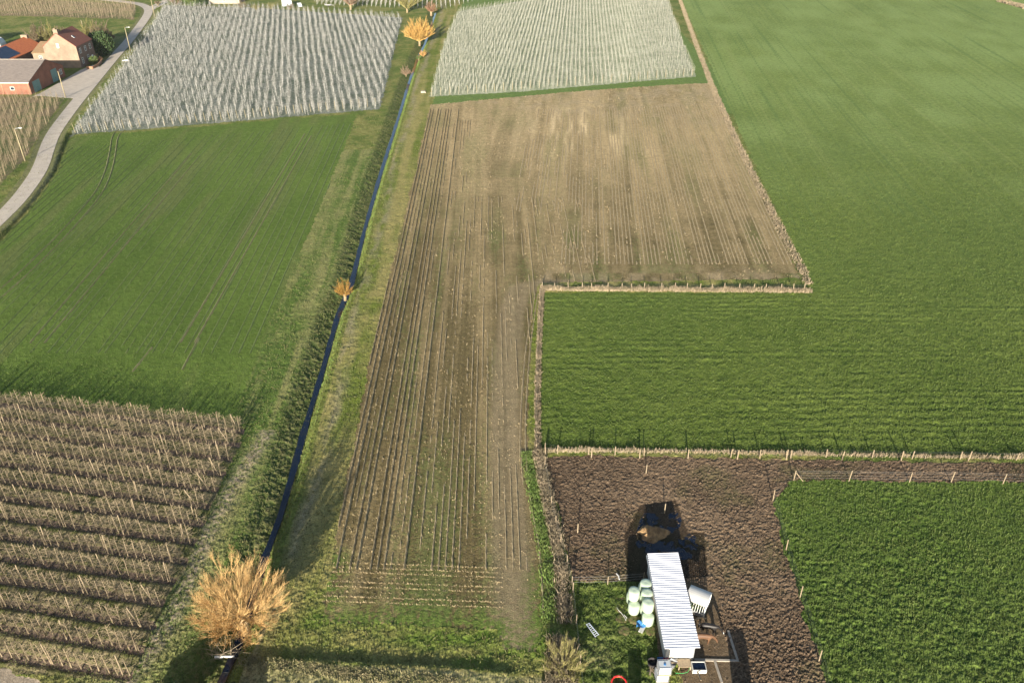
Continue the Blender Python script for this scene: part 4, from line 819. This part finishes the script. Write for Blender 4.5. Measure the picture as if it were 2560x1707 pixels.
# orange roofed outbuilding
ob = empty('outbuilding', (0, 0, 0), 0, 'brick outbuilding with orange tiled roof and dark solar panels', 'outbuilding')
OX0, OX1, OY0, OY1, OE, OR_ = -183.0, -172.4, 276.5, 305.0, 3.4, 6.4
mb = MB(); walls(mb, OX0, OX1, OY0, OY1, OE, OR_, 'y'); mb.obj('wall', M['dark_brick'], ob); mb = MB(); roof(mb, OX0, OX1, OY0, OY1, OE, OR_, 'y', .3, .16); ro = mb.obj('roof', M['orange_tile'], ob)
mb = MB(); mb.box(-178.9, -176.6, 304.2, 305.2, 5.6, 7.2); mb.obj('chimney', M['tan_brick'], ro)
sl = math.atan2(OR_-OE, (OX1-OX0)/2); MM = Matrix.Translation((-177.7, 280.2, OR_+.19)) @ Matrix.Rotation(sl, 4, 'Y'); mb = MB()
for a in range(4):
    for b in range(6): mb.box(.5+a*1.3, .5+a*1.3+1.27, b*1.75, b*1.75+1.72, 0, .06, 0, MM)
mb.obj('solar_panels', M['solar'], ob)
for yy in (297.5, 301.5): window(ob, face_e(OX1, yy, 1.1), 1.0, 1.1, bars=0)
# garden wall, plinth, skip
gw = empty('garden_wall', (0, 0, 0), 0, 'low pale brick garden wall around the front shrubs of the house', 'wall'); mb = MB()
pts = [U(217,172), U(232,173), U(246,166), U(255,156)]
for a, b in zip(pts[:-1], pts[1:]): mb.beam((*a, .4), (*b, .4), .3, .85)
mb.obj('wall', M['garden_brick'], gw)
mb = MB(); mb.lathe([(.9, 0), (1.0, .5), (.95, .55)], 14); x, y = U(150, 152); 
# small polytunnel at the left edge
x, y = U(-4, 116); pt = empty('polytunnel', (x, y, 0), .2, 'white polytunnel with hoops at the left edge behind the orange roof', 'polytunnel'); mb = MB(); n = 9; v = []
for yy in (-3, 3): v += [(2.0*math.cos(math.pi*k/(n-1)), yy, 2.8*math.sin(math.pi*k/(n-1))) for k in range(n)]
mb.add(v, [(k, k+1, n+k+1, n+k) for k in range(n-1)]+[tuple(range(n))[::-1], tuple(range(n, 2*n))]); mb.obj('cover', M['tank'], pt, False); mb = MB()
for yy in (-3, -1, 1, 3): mb.tube([(2.03*math.cos(math.pi*k/8), yy, 2.84*math.sin(math.pi*k/8)) for k in range(9)], .05, 4)
mb.obj('hoops', M['steel'], pt)
# cream house and garden things at the top edge
x, y = U(562, 10); ch = empty('cream_house', (x, y, 0), 0, 'cream rendered house beyond the white orchard, only its lower wall in the picture', 'house'); mb = MB(); walls(mb, -7.2, 7.2, 0, 9, 5.5, 9, 'x'); mb.obj('wall', M['cream'], ch)
mb = MB(); roof(mb, -7.2, 7.2, 0, 9, 5.5, 9, 'x'); mb.obj('roof', M['brown_tile'], ch)
for xx in (-.2,): window(ch, face_s(xx, 0, 1.2), 1.4, 1.3)
x, y = U(718, 16); gh = empty('greenhouse', (x, y, 0), .3, 'small pale greenhouse beyond the far side of the white orchard', 'greenhouse'); mb = MB(); walls(mb, -2.2, 2.2, 0, 3.2, 2.0, 3.0, 'x'); roof(mb, -2.2, 2.2, 0, 3.2, 2.0, 3.0, 'x', .05, .04); mb.obj('panes', mat('greenhouse_glass', (.45,.52,.60), (.35,.42,.5), 1, .2), gh)
mb = MB()
for xx in (-2.2, -.7, .7, 2.2): mb.box(xx-.06, xx+.06, -.08, 0, 0, 2.05)
mb.obj('frame', M['frame_white'], gh)
x, y = U(751, 18); mb = MB(); mb.box(-1.0, 1.0, -.03, .03, 0, 2.4, 0, Matrix.Rotation(.5, 4, 'Z') @ Matrix.Rotation(-.9, 4, 'X')); tag(mb.obj('leaning_sheet', M['tank'], loc=(x, y, 0)), 'pale sheet leaning beside the small greenhouse', 'sheet')
x, y = U(822, 17); gt = empty('flatbed_trailer', (x, y, 0), -.1, 'small white flatbed trailer on the far lawn', 'trailer'); mb = MB(); mb.box(-1.7, 1.2, -.8, .8, .7, .85); mb.box(-1.7, -1.62, -.8, .8, .85, 1.3); mb.box(1.2, 2.6, -.05, .05, .6, .7); mb.obj('bed', M['white'], gt)
for sy in (-.85, .85): mb = MB(); mb.tube([(-.2, sy-.1, .35), (-.2, sy+.1, .35)], .35, 12); mb.obj('wheel', M['dark'], gt)
x, y = U(1058, 232); mb = MB(); mb.box(-.7, .7, -.4, .4, 0, .5); mb.box(-.5, .9, -.6, -.4, 0, .35); tag(mb.obj('stone_block', M['concrete'], loc=(x, y, 0)), 'pale concrete block on the grass by the corner of the right orchard', 'block')
x, y = U(315, 153); mb = MB(); mb.box(-1.1, 1.1, -.35, .35, 0, .35); mb.box(-.4, .9, -.3, .3, .35, .5); tag(mb.obj('stone_block', M['white'], loc=(x, y, 0)), 'white slab lying on the verge between road and white orchard', 'slab')

# ------------------------------------------------------------------ paddock shed and its surroundings
shed = empty('field_shed', (16.3, 49.2, 0), 0, 'long white shed with striped corrugated roof in the muddy paddock', 'shed')
sx, sy = 16.3, 49.2
mb = MB(); mb.add([(-1.42,0,0),(1.32,0,0),(1.42,11.0,0),(-1.5,11.0,0),(-1.42,0,2.50),(1.32,0,2.62),(1.42,11.0,2.62),(-1.5,11.0,2.50)], [(0,1,5,4),(1,2,6,5),(2,3,7,6),(3,0,4,7)]); mb.obj('wall', M['white'], shed)
ny = 40*6; v = []; f = []
for j in range(ny+1):
    t = j/ny; yy = -.62+t*11.95; ph = (j % 6)/6; zc = .018*(1 if ph in (0, 1/6, 2/6) else -1)
    for xx, zz_ in ((-1.66, 2.58), (1.66, 2.74)): v.append((xx+(.06 if xx < 0 else .0)*(1-t)*-1, yy, zz_+zc)); 
for j in range(ny): f.append((2*j, 2*j+1, 2*j+3, 2*j+2))
nv = len(v); v += [(a, b, c-.03) for a, b, c in v]; f += [(nv+2*j, nv+2*j+2, nv+2*j+3, nv+2*j+1) for j in range(ny)]+[(0, nv, nv+1, 1), (2*ny, 2*ny+1, nv+2*ny+1, nv+2*ny)]+[(2*j, 2*j+2, nv+2*j+2, nv+2*j) for j in range(ny)]+[(2*j+1, nv+2*j+1, nv+2*j+3, 2*j+3) for j in range(ny)]
mb = MB(); mb.add(v, f); mb.obj('roof', M['roof_metal'], shed)
mb = MB(); mb.box(-1.36, -.06, -.05, 0, .12, 2.42); mb.obj('door', M['white'], shed); mb = MB(); mb.box(.02, 1.26, -.05, 0, .12, 2.42); mb.obj('door', M['white'], shed)
mb = MB(); mb.box(-.06, .02, -.075, -.005, .05, 2.45); mb.box(1.27, 1.38, -.06, .03, 0, 2.6); mb.box(-1.5, -1.4, -.06, .03, 0, 2.5); mb.obj('trim', M['steel'], shed)
mb = MB(); mb.tube([(-1.72, -.4, 2.52), (-1.75, 11.2, 2.45)], .06, 6); mb.obj('gutter', M['steel'], shed)
# bales
def bale_mesh(seed):
    rnd = random.Random(seed); mb = MB(); n = 28; prof = [(.0, 0), (.46, 0), (.575, .06), (.615, .2), (.625, .6), (.615, 1.0), (.575, 1.15), (.47, 1.21), (.2, 1.215), (.02, 1.20)]
    mb.lathe(prof, n, cap=True); mb.v = [(a*(1+.02*math.sin(3*math.atan2(b, a)+seed)+rnd.uniform(-.004, .004)), b*(1+.02*math.sin(2*math.atan2(b, a)+seed)), c+rnd.uniform(-.004, .004)) for a, b, c in mb.v]; return mb.mesh('bale', M['wrap'], True)
BMs = [bale_mesh(i) for i in range(3)]
bl = [((13.98,56.75,1.2),'wrapped bale on top of the stack, farthest and nearest the shed wall'), ((12.62,55.75,1.2),'wrapped bale on top of the stack at its left'), ((13.93,55.50,1.2),'middle of the three upper wrapped bales beside the shed'), ((12.62,54.98,0),'wrapped bale on the ground at the left front of the stack'), ((13.85,54.26,1.2),'front one of the upper wrapped bales beside the shed'), ((13.85,53.55,0),'wrapped bale on the ground closest to the blue tarpaulin'),
      ((12.62,56.26,0),'lower left wrapped bale hidden under the upper ones'), ((13.88,54.86,0),'lower wrapped bale under the front of the stack'), ((13.92,56.12,0),'lower wrapped bale under the middle of the stack'), ((13.96,57.38,0),'lower wrapped bale at the far end of the stack')]
# keep columns from overlapping
for i, ((x, y, z), lb) in enumerate(bl):
    o = link('wrapped_bale', BMs[i % 3]); o.location = (x, y, z); o.rotation_euler = (0, 0, i*1.3); tag(o, lb, 'bale', 'pale green wrapped bales beside the shed')
# worn round patches where bales stood
M['patch'] = mat('worn_soil', (.12,.085,.045), (.10,.12,.03), 2.5, .95, bump=.05, bscale=5)
for i, (a, b) in enumerate([(715,410),(720,545),(740,690),(905,700),(770,850),(930,845),(1130,850)]):
    x, y = U(1420+a*.183, 1420+b*.183); mb = MB(); mb.lathe([(.66, -.08), (.6, .0), (.45, .035), (.3, .03), (.05, .02)], 20); mb.v = [(p*(1+.06*math.sin(3*q+i)), q*(1+.05*math.cos(2*p+i)), r+random.uniform(-.015, .015)) for p, q, r in mb.v]
    o = mb.obj('dirt_patch', M['patch'], smooth=True, loc=(x, y, z1(x, y)+.02)); o['kind'] = 'structure'
# feeder with curved roof
c = (19.28, 55.42); fd = empty('hay_feeder', (c[0], c[1], 0), -.50, 'white hay feeder with curved roof and barred sides right of the shed', 'hay feeder')
n = 11; v = []; arcs = [(1.12*math.cos(math.pi*(.12+.76*k/(n-1))), 1.72+.55*math.sin(math.pi*(.12+.76*k/(n-1)))) for k in range(n)]
mb = MB()
for k in range(n-1):
    (a, za), (b, zb) = arcs[k], arcs[k+1]; mb.add([(-1.12, a, za), (1.12, a, za), (1.12, b, zb), (-1.12, b, zb), (-1.12, a, za-.04), (1.12, a, za-.04), (1.12, b, zb-.04), (-1.12, b, zb-.04)], [(0,1,2,3),(4,7,6,5),(0,4,5,1),(2,6,7,3),(0,3,7,4),(1,5,6,2)])
mb.obj('roof', M['white'], fd)
mb = MB()
for sx_ in (-1.0, 1.0):
    for sy_ in (-.95, .95): mb.tube([(sx_, sy_, 0), (sx_, sy_, 1.9)], .045, 6)
mb.obj('frame', M['frame_white'], fd); mb = MB()
for k in range(9):
    for sy_ in (-.95, .95): mb.beam((-1+k*.25, sy_, .55), (-1+k*.25+.08, sy_, 1.75), .04, .04)
    for sx_ in (-1.0, 1.0): mb.beam((sx_, -.95+k*.236, .55), (sx_, -.95+k*.236, 1.75), .04, .04)
mb.obj('bars', M['frame_white'], fd); mb = MB(); mb.box(-1.03, 1.03, -.98, -.93, .1, .6); mb.box(-1.03, 1.03, .93, .98, .1, .6); mb.box(-1.03, -.98, -.93, .93, .1, .6); mb.box(.98, 1.03, -.93, .93, .1, .6); mb.box(-.98, .98, -.93, .93, .1, .14); mb.obj('trough', M['steel'], fd)
mb = MB()
for i in range(260):
    p = Vector((random.uniform(-.8, .8), random.uniform(-.75, .75), .3+random.uniform(0, .45))); d_ = rdir(random.uniform(0, 6.28), random.uniform(-.4, .9)); mb.tube([p, p+d_*.3], .02, 3, False)
tag(mb.obj('hay', M['leaf_ivy'], loc=(c[0], c[1], 0)), 'loose greenish hay inside the feeder', 'hay', None, 'stuff')
# manure heap, puddle, log, kerbs
x, y = U(1632, 1334); hp = MB(); n = 26
for i in range(9):
    r = 1.55*(1-i/8.5)**.8; zz_ = 1.0*(i/8)**.8
    for k in range(n):
        a = 6.283*k/n; q = r*(1+.16*math.sin(3*a+1)+.08*math.sin(7*a)); hp.v.append((q*math.cos(a)*1.15+random.uniform(-.05, .05), q*math.sin(a)*.8+random.uniform(-.05, .05), zz_+random.uniform(-.07, .09)))
for i in range(8):
    for k in range(n): hp.f.append((i*n+k, i*n+(k+1) % n, (i+1)*n+(k+1) % n, (i+1)*n+k)); hp.m.append(0)
hp.f.append(tuple(8*n+k for k in range(n))); hp.m.append(0)
tag(hp.obj('manure_heap', M['manure'], smooth=False, loc=(x, y, -.05)), 'brown manure heap with straw behind the shed', 'heap')
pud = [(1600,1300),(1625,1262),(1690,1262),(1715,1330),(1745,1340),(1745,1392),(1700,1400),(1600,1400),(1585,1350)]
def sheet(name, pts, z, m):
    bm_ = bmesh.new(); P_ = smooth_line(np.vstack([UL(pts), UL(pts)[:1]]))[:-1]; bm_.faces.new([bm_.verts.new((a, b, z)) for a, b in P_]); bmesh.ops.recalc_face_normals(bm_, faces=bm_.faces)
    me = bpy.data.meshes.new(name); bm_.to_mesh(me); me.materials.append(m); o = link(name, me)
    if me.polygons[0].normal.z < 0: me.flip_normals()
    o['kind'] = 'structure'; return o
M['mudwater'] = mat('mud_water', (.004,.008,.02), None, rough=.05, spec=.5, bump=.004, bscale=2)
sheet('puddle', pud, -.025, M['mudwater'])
def W(a, b, z=0): return U(1600+a*.11054, 1540+b*.11054, z)
mb = MB(); a, b = W(1220, 100), W(1500, 70); mb.tube([(*a, .12), ((a[0]+b[0])/2, (a[1]+b[1])/2+.15, .22), (*b, .14)], [.09, .12, .06], 7); tag(mb.obj('log', M['timber']), 'pale weathered log lying between the feeder and the horses', 'log')
for i, (p, q, lb) in enumerate([((1990, 330), (2200, 980), 'concrete kerb running away along the right side of the dirt yard'), ((1230, 985), (2230, 1010), 'concrete kerb running across behind the horses'), ((1690, 1020), (1850, 1510), 'concrete kerb along the right of the near dirt pad')]):
    a, b = W(*p), W(*q); mb = MB(); mb.beam((*a, .03), (*b, .03), .22, .16); tag(mb.obj('concrete_kerb', M['concrete']), lb, 'kerb')
# IBC tanks
def ibc(z, off, lb):
    x, y = W(500+off, 1530); y += .55; root = empty('water_tank', (x, y, z), .03, lb, 'water tank', 'caged water tanks'); mb = MB(); mb.box(-.56, .56, -.46, .46, .16, 1.08); bev = mb.obj('tank', M['tank'], root)
    md = bev.modifiers.new('b', 'BEVEL'); md.width = .07; md.segments = 3
    mb = MB(); mb.lathe([(.12, 1.08), (.12, 1.13), (.10, 1.14)], 14, (0, -.02, 0)); mb.obj('cap', M['blue'], root); mb = MB()
    for k in range(6):
        xx = -.58+k*1.16/5
        for yy in (-.49, .49): mb.tube([(xx, yy, .14), (xx, yy, 1.12)], .014, 4)
    for k in range(5):
        yy = -.49+k*.98/4
        for xx in (-.59, .59): mb.tube([(xx, yy, .14), (xx, yy, 1.12)], .014, 4)
    for zz_ in (.2, .45, .7, .95, 1.12): mb.tube([(-.59, -.49, zz_), (.59, -.49, zz_), (.59, .49, zz_), (-.59, .49, zz_), (-.59, -.49, zz_)], .014, 4)
    mb.obj('cage', M['steel'], root); mb = MB()
    for yy in (-.45, 0, .45): mb.box(-.58, .58, yy-.05, yy+.05, 0, .12)
    mb.box(-.58, .58, -.5, .5, .12, .16); mb.obj('pallet', M['timber'], root)
ibc(0, 0, 'lower caged white water tank of the stack at the bottom edge'); ibc(1.15, 30, 'upper caged white water tank with a blue cap in front of the shed')
# trough
x, y = W(1330, 1130, .5); tr = empty('water_trough', (x, y, 0), 0, 'white rimmed water trough with dark water at the shed corner', 'trough'); mb = MB()
mb.box(-.68, .68, -.5, -.43, .1, .6); mb.box(-.68, .68, .43, .5, .1, .6); mb.box(-.68, -.61, -.43, .43, .1, .6); mb.box(.61, .68, -.43, .43, .1, .6); mb.box(-.61, .61, -.43, .43, .1, .16); mb.obj('tub', M['tape'], tr); mb = MB(); mb.box(-.61, .61, -.43, .43, .16, .52); mb.obj('water', M['mudwater'], tr); mb = MB()
for a in (-.6, .6):
    for b in (-.4, .4): mb.box(a-.04, a+.04, b-.04, b+.04, 0, .1)
mb.obj('foot', M['dark'], tr)
x, y = W(1000, 1060, .5); pa = empty('timber_table', (x, y, 0), 0, 'weathered slatted timber table in front of the shed doors', 'table'); mb = MB()
for k in range(7): mb.box(-.62, .62, -.45+k*.13, -.45+k*.13+.11, .5, .53)
mb.obj('top', M['timber'], pa)
for a in (-.55, .55):
    for b in (-.38, .38): mb = MB(); mb.box(a-.04, a+.04, b-.04, b+.04, 0, .5); mb.obj('leg', M['timber'], pa)
x, y = W(490, 975, .3); mb = MB(); mb.box(-.4, .4, -.25, .25, 0, .04); mb.box(-.4, .4, -.25, -.22, .04, .35); mb.box(-.4, .4, .22, .25, .04, .35); mb.box(-.4, -.37, -.22, .22, .04, .35); mb.box(.37, .4, -.22, .22, .04, .35); tag(mb.obj('crate', M['blue'], loc=(x, y, 0)), 'blue plastic crate behind the water tanks', 'crate')
x, y = W(590, 940, .4); mb = MB(); mb.lathe([(.22, 0), (.26, .3), (.24, .55), (.2, .57), (.18, .4)], 14); tag(mb.obj('bucket', mat('dark_red', (.18,.02,.03), None, rough=.5), loc=(x, y, 0)), 'dark red bucket at the left shed corner', 'bucket')
x, y = W(280, 1050, .3); mb = MB(); mb.lathe([(.42, 0), (.50, .45), (.47, .47), (.40, .08), (.02, .06)], 20); tag(mb.obj('rubber_tub', M['dark'], loc=(x, y, 0)), 'round black tub on the grass left of the shed corner', 'tub')
# wheelbarrow
x, y = W(720, 1120, .2); wb = empty('wheelbarrow', (x, y, 0), .9, 'wheelbarrow standing beside the water tanks', 'wheelbarrow'); mb = MB(); mb.add([(-.35,-.28,.3),(.35,-.28,.3),(.35,.28,.3),(-.35,.28,.3),(-.5,-.36,.62),(.45,-.36,.62),(.45,.36,.62),(-.5,.36,.62)], [(0,3,2,1),(0,1,5,4),(1,2,6,5),(2,3,7,6),(3,0,4,7)]); mb.obj('tray', M['steel'], wb)
mb = MB(); mb.tube([(.65, -.05, .2), (.65, .05, .2)], .2, 14); mb.obj('wheel', M['dark'], wb)
for s in (-1, 1): mb = MB(); mb.tube([(.65, s*.08, .2), (-.4, s*.25, .3), (-1.0, s*.3, .6)], .02, 5); mb.obj('handle', M['wood'], wb)
x, y = W(760, 1045, .4); mb = MB(); mb.beam((-.75, 0, .45), (.75, -.08, .45), .18, .06); mb.box(-.6, -.5, -.08, .08, 0, .42); mb.box(.5, .6, -.12, .04, 0, .42); tag(mb.obj('plank_bench', M['wood'], loc=(x, y, 0)), 'pale plank bench before the left shed door', 'bench')
x, y = W(790, 970, .4); mb = MB(); mb.box(-.25, .25, -.15, .15, 0, .35); mb.box(-.27, .27, -.17, .17, .35, .4); tag(mb.obj('box', M['white'], loc=(x, y, 0)), 'small white box standing against the shed door', 'box')
x, y = W(290, 1290, 0); mb = MB(); rn = random.Random(5)
for i in range(9): a = rn.uniform(0, 3.1); mb.beam((rn.uniform(-.4, .4), rn.uniform(-.5, .5), .05+i*.03), (math.cos(a)*.6, math.sin(a)*.6, .06+i*.03), .09, .03)
tag(mb.obj('scrap_wood', M['wood'], loc=(x, y, 0)), 'small pile of pale scrap wood left of the water tanks', 'scrap wood')
mb = MB(); P_ = [W(1130, 1200), W(1080, 1270), W(980, 1300), W(850, 1300), W(800, 1290)]; mb.tube([(*p, .1 if i else .5) for i, p in enumerate(P_)], .02, 5); tag(mb.obj('garden_hose', mat('green_hose', (.05,.4,.12), None, rough=.4)), 'thin green hose lying on the grass below the timber table', 'hose')
x, y = W(1280, 1300); mb = MB(); mb.beam((0, .9, .05), (.05, -1.3, .9), .12, .06); tag(mb.obj('plank', M['wood'], loc=(x, y, 0)), 'long plank sloping towards the bottom edge below the trough', 'plank')
# ladder
A, B, C_, D_ = [np.array(U(1420+a*.183, 1420+b*.183, .2)) for a, b in ((250, 762), (285, 745), (420, 905), (375, 935))]
ld = empty('ladder', (A[0], A[1], 0), 0, 'aluminium ladder lying on the lawn beside the yellow-green bush', 'ladder'); o0 = A
mb = MB(); mb.beam((0, 0, .2), (*(D_-o0), .2), .06, .05); mb.obj('rail', M['alu'], ld); mb = MB(); mb.beam((*(B-o0), .2), (*(C_-o0), .2), .06, .05); mb.obj('rail', M['alu'], ld); mb = MB()
for k in range(8): t = (k+.2)/7.4; p = (D_-o0)*t; q = (B-o0)+(C_-B)*t; mb.tube([(*p, .2), (*q, .2)], .025, 6)
mb.obj('rung', M['alu'], ld)
# red ring
x, y = U(1547, 1709); mb = MB(); n = 28; mb.tube([(.70*math.cos(6.283*k/n), .70*math.sin(6.283*k/n), .1) for k in range(n+1)], .09, 8, False); tag(mb.obj('red_ring', M['red'], smooth=True, loc=(x, y, .12)), 'red plastic ring lying on the grass at the bottom edge', 'ring')
# tarp and film
x, y = U(1420+995*.183, 1420+790*.183); mb = MB(); g_ = 9
for i in range(g_):
    for j in range(g_): u_, v_ = i/(g_-1)-.5, j/(g_-1)-.5; mb.v.append((u_*.95+.1*v_, v_*.8, .28+.18*math.sin(u_*7+v_*5)*(1-abs(v_))+random.uniform(-.03, .03)))
for i in range(g_-1):
    for j in range(g_-1): mb.f.append((i*g_+j, (i+1)*g_+j, (i+1)*g_+j+1, i*g_+j+1)); mb.m.append(0)
tag(mb.obj('tarpaulin', M['blue'], loc=(x, y, .05)), 'crumpled blue tarpaulin at the foot of the nearest bale', 'tarpaulin')
x, y = U(1420+1015*.183, 1420+835*.183); mb = MB(); mb.box(-.22, .22, -.55, .5, .1, .16, 0, Matrix.Rotation(-.55, 4, 'Z')); tag(mb.obj('white_sheet', M['white'], loc=(x, y, .05)), 'white board lying beside the blue tarpaulin', 'board')
mb = MB(); mb.tube([(*U(1420+a*.183, 1420+b*.183), .15+.03*(i % 2)) for i, (a, b) in enumerate([(665, 545), (690, 590), (735, 630), (760, 670), (790, 720), (800, 690), (760, 640)])], [.02, .03, .03, .04, .07, .05, .03], 6); tag(mb.obj('plastic_film', M['white']), 'twisted strip of white film between the worn round patches', 'plastic film')
mb = MB(); mb.tube([(*U(1541, 1436), .2), (*U(1546, 1443), .25), (*U(1548, 1451), .2)], .07, 7); tag(mb.obj('white_pipe', M['white']), 'short white pipe hanging on the tape fence above the lawn', 'pipe')
# culvert and branches by the big willow
x, y = U(560, 1642); mb = MB(); mb.tube([(-.9, 0, .1), (1.0, .05, .12)], .11, 10); tag(mb.obj('white_pipe', M['white'], smooth=True, loc=(x, y, -.05)), 'white pipe crossing the ditch below the large willow', 'pipe')
mb = MB(); rn = random.Random(9)
for i in range(46):
    a = rn.uniform(-.3, 3.4); p = Vector((rn.uniform(-1.4, 1.5), rn.uniform(-.4, .4), rn.uniform(-.1, .25))); limb(mb, p, rdir(a, rn.uniform(-.1, .6)), rn.uniform(.6, 2.2), .03, 3, 0, 4, .15, rn)
tag(mb.obj('brushwood', M['straw'], loc=(x+.1, y+.3, -.1)), 'heap of cut branches across the ditch below the large willow', 'brushwood')
# unseen boxes added below the frame to throw shade on paddock and lawn
for i, (x, y, wd, dp, h, lb) in enumerate([(11.2, 43.2, 1.1, 1.5, 1.6, 'unseen box below the bottom edge of the lawn, added for its shadow'), (21.4, 43.2, 1.6, 2.0, 2.1, 'unseen box below the bottom edge right of the shed, added for its shadow')]):
    e = empty('shade_box', (x, y, 0), 0, lb, 'box'); mb = MB(); mb.box(-wd/2, wd/2, -dp/2, dp/2, .1, h); mb.obj('body', M['green_door'], e); mb = MB(); mb.box(-wd/2-.06, wd/2+.06, -dp/2-.06, dp/2+.06, h, h+.08); mb.obj('lid', M['dark'], e)

# ------------------------------------------------------------------ horses
def horse(loc, rz, m, label, headdown=True, blaze=False, seed=0):
    J = {}; V = []; E_ = []; Rr = []
    def v(p, r): V.append(p); Rr.append(r); return len(V)-1
    def e(a, b): E_.append((a, b))
    pel = v((-.62, 0, 1.12), (.27, .28)); lo = v((-.25, 0, 1.10), (.27, .29)); mid = v((.15, 0, 1.08), (.28, .31)); ch = v((.52, 0, 1.10), (.25, .31)); e(pel, lo); e(lo, mid); e(mid, ch)
    rump = v((-.85, 0, 1.14), (.20, .20)); e(pel, rump)
    n1 = v((.78, 0, 1.15 if headdown else 1.35), (.16, .20)); n2 = v((1.02, 0, .95 if headdown else 1.58), (.11, .15)); po = v((1.22, 0, .72 if headdown else 1.75), (.10, .12)); e(ch, n1); e(n1, n2); e(n2, po)
    h1 = v((1.34, 0, .50 if headdown else 1.60), (.095, .10)); h2 = v((1.42, 0, .27 if headdown else 1.42), (.06, .065)); e(po, h1); e(h1, h2)
    for s in (-1, 1):
        d = .08*s
        a = v((.52, s*.16, .80), (.11, .12)); b = v((.54+d, s*.17, .45), (.07, .075)); c_ = v((.54+d, s*.17, .14), (.05, .055)); k = v((.58+d, s*.17, .03), (.065, .06)); e(ch, a); e(a, b); e(b, c_); e(c_, k)
        a = v((-.66, s*.16, .82), (.13, .15)); b = v((-.60-d, s*.17, .58), (.09, .095)); b2 = v((-.76-d, s*.17, .42), (.065, .07)); c_ = v((-.72-d, s*.17, .14), (.05, .055)); k = v((-.68-d, s*.17, .03), (.065, .06)); e(pel, a); e(a, b); e(b, b2); e(b2, c_); e(c_, k)
    me = bpy.data.meshes.new('horse_body'); me.from_pydata(V, E_, []); me.update(); o = bpy.data.objects.new('body', me); COL.objects.link(o)
    md = o.modifiers.new('s', 'SKIN'); sk = me.skin_vertices[0].data
    for i, r in enumerate(Rr): sk[i].radius = r
    sk[0].use_root = True; md.use_smooth_shade = True; s2 = o.modifiers.new('u', 'SUBSURF'); s2.levels = s2.render_levels = 2
    me.materials.append(m)
    root = empty('horse', loc, rz, label, 'horse'); o.parent = root
    mb = MB(); mb.tube([(-.95, 0, 1.22), (-1.05, 0, 1.0), (-1.08, .02, .7), (-1.05, 0, .45)], [.05, .08, .08, .03], 7); mb.obj('tail', M['dark'] if blaze else M['horse_brown'], root, True)
    mb = MB()
    pA, pB = (Vector((.62, 0, 1.42)), Vector((1.18, 0, .88))) if headdown else (Vector((.62, 0, 1.5)), Vector((1.15, 0, 1.9)))
    for k in range(10): p = pA.lerp(pB, k/9); mb.tube([p, p+Vector((-.04, .10, -.12))], [.035, .012], 5)
    mb.obj('mane', M['dark'] if blaze else M['horse_brown'], root)
    hp_ = V[po]
    for s in (-1, 1): mb = MB(); mb.tube([Vector(hp_)+Vector((.02, s*.06, .08)), Vector(hp_)+Vector((.03, s*.09, .22))], [.035, .008], 5); mb.obj('ear', m, root)
    if blaze:
        a, b = Vector(V[h1]), Vector(V[h2]); mb = MB(); n_ = Vector((.1, 0, .02)); mb.beam(a+n_, b+n_*.72, .07, .04); mb.obj('blaze', M['frame_white'], root)
    return root
x, y = W(1440, 600); horse((x-.1, y, 0), -.10, M['horse_brown'], 'chestnut horse beside the shed, nearer of the two, head lowered', True)
x, y = W(1560, 440); horse((x, y+.35, 0), -.22, M['horse_black'], 'black horse with white blaze behind the chestnut horse', True, True)

# ------------------------------------------------------------------ air
mb = MB(); mb.box(-420, 420, -40, 720, -3.0, 75.0); hz = bpy.data.materials.new('haze'); hz.use_nodes = True; N = hz.node_tree.nodes; N.remove(N['Principled BSDF'])
pv = N.new('ShaderNodeVolumePrincipled'); pv.inputs['Density'].default_value = .000035; pv.inputs['Color'].default_value = (.86, .92, 1, 1); pv.inputs['Anisotropy'].default_value = 0.0
hz.node_tree.links.new(pv.outputs[0], N['Material Output'].inputs['Volume']); tag(mb.obj('haze', hz), 'thin pale air haze over the fields', 'haze', None, 'stuff')
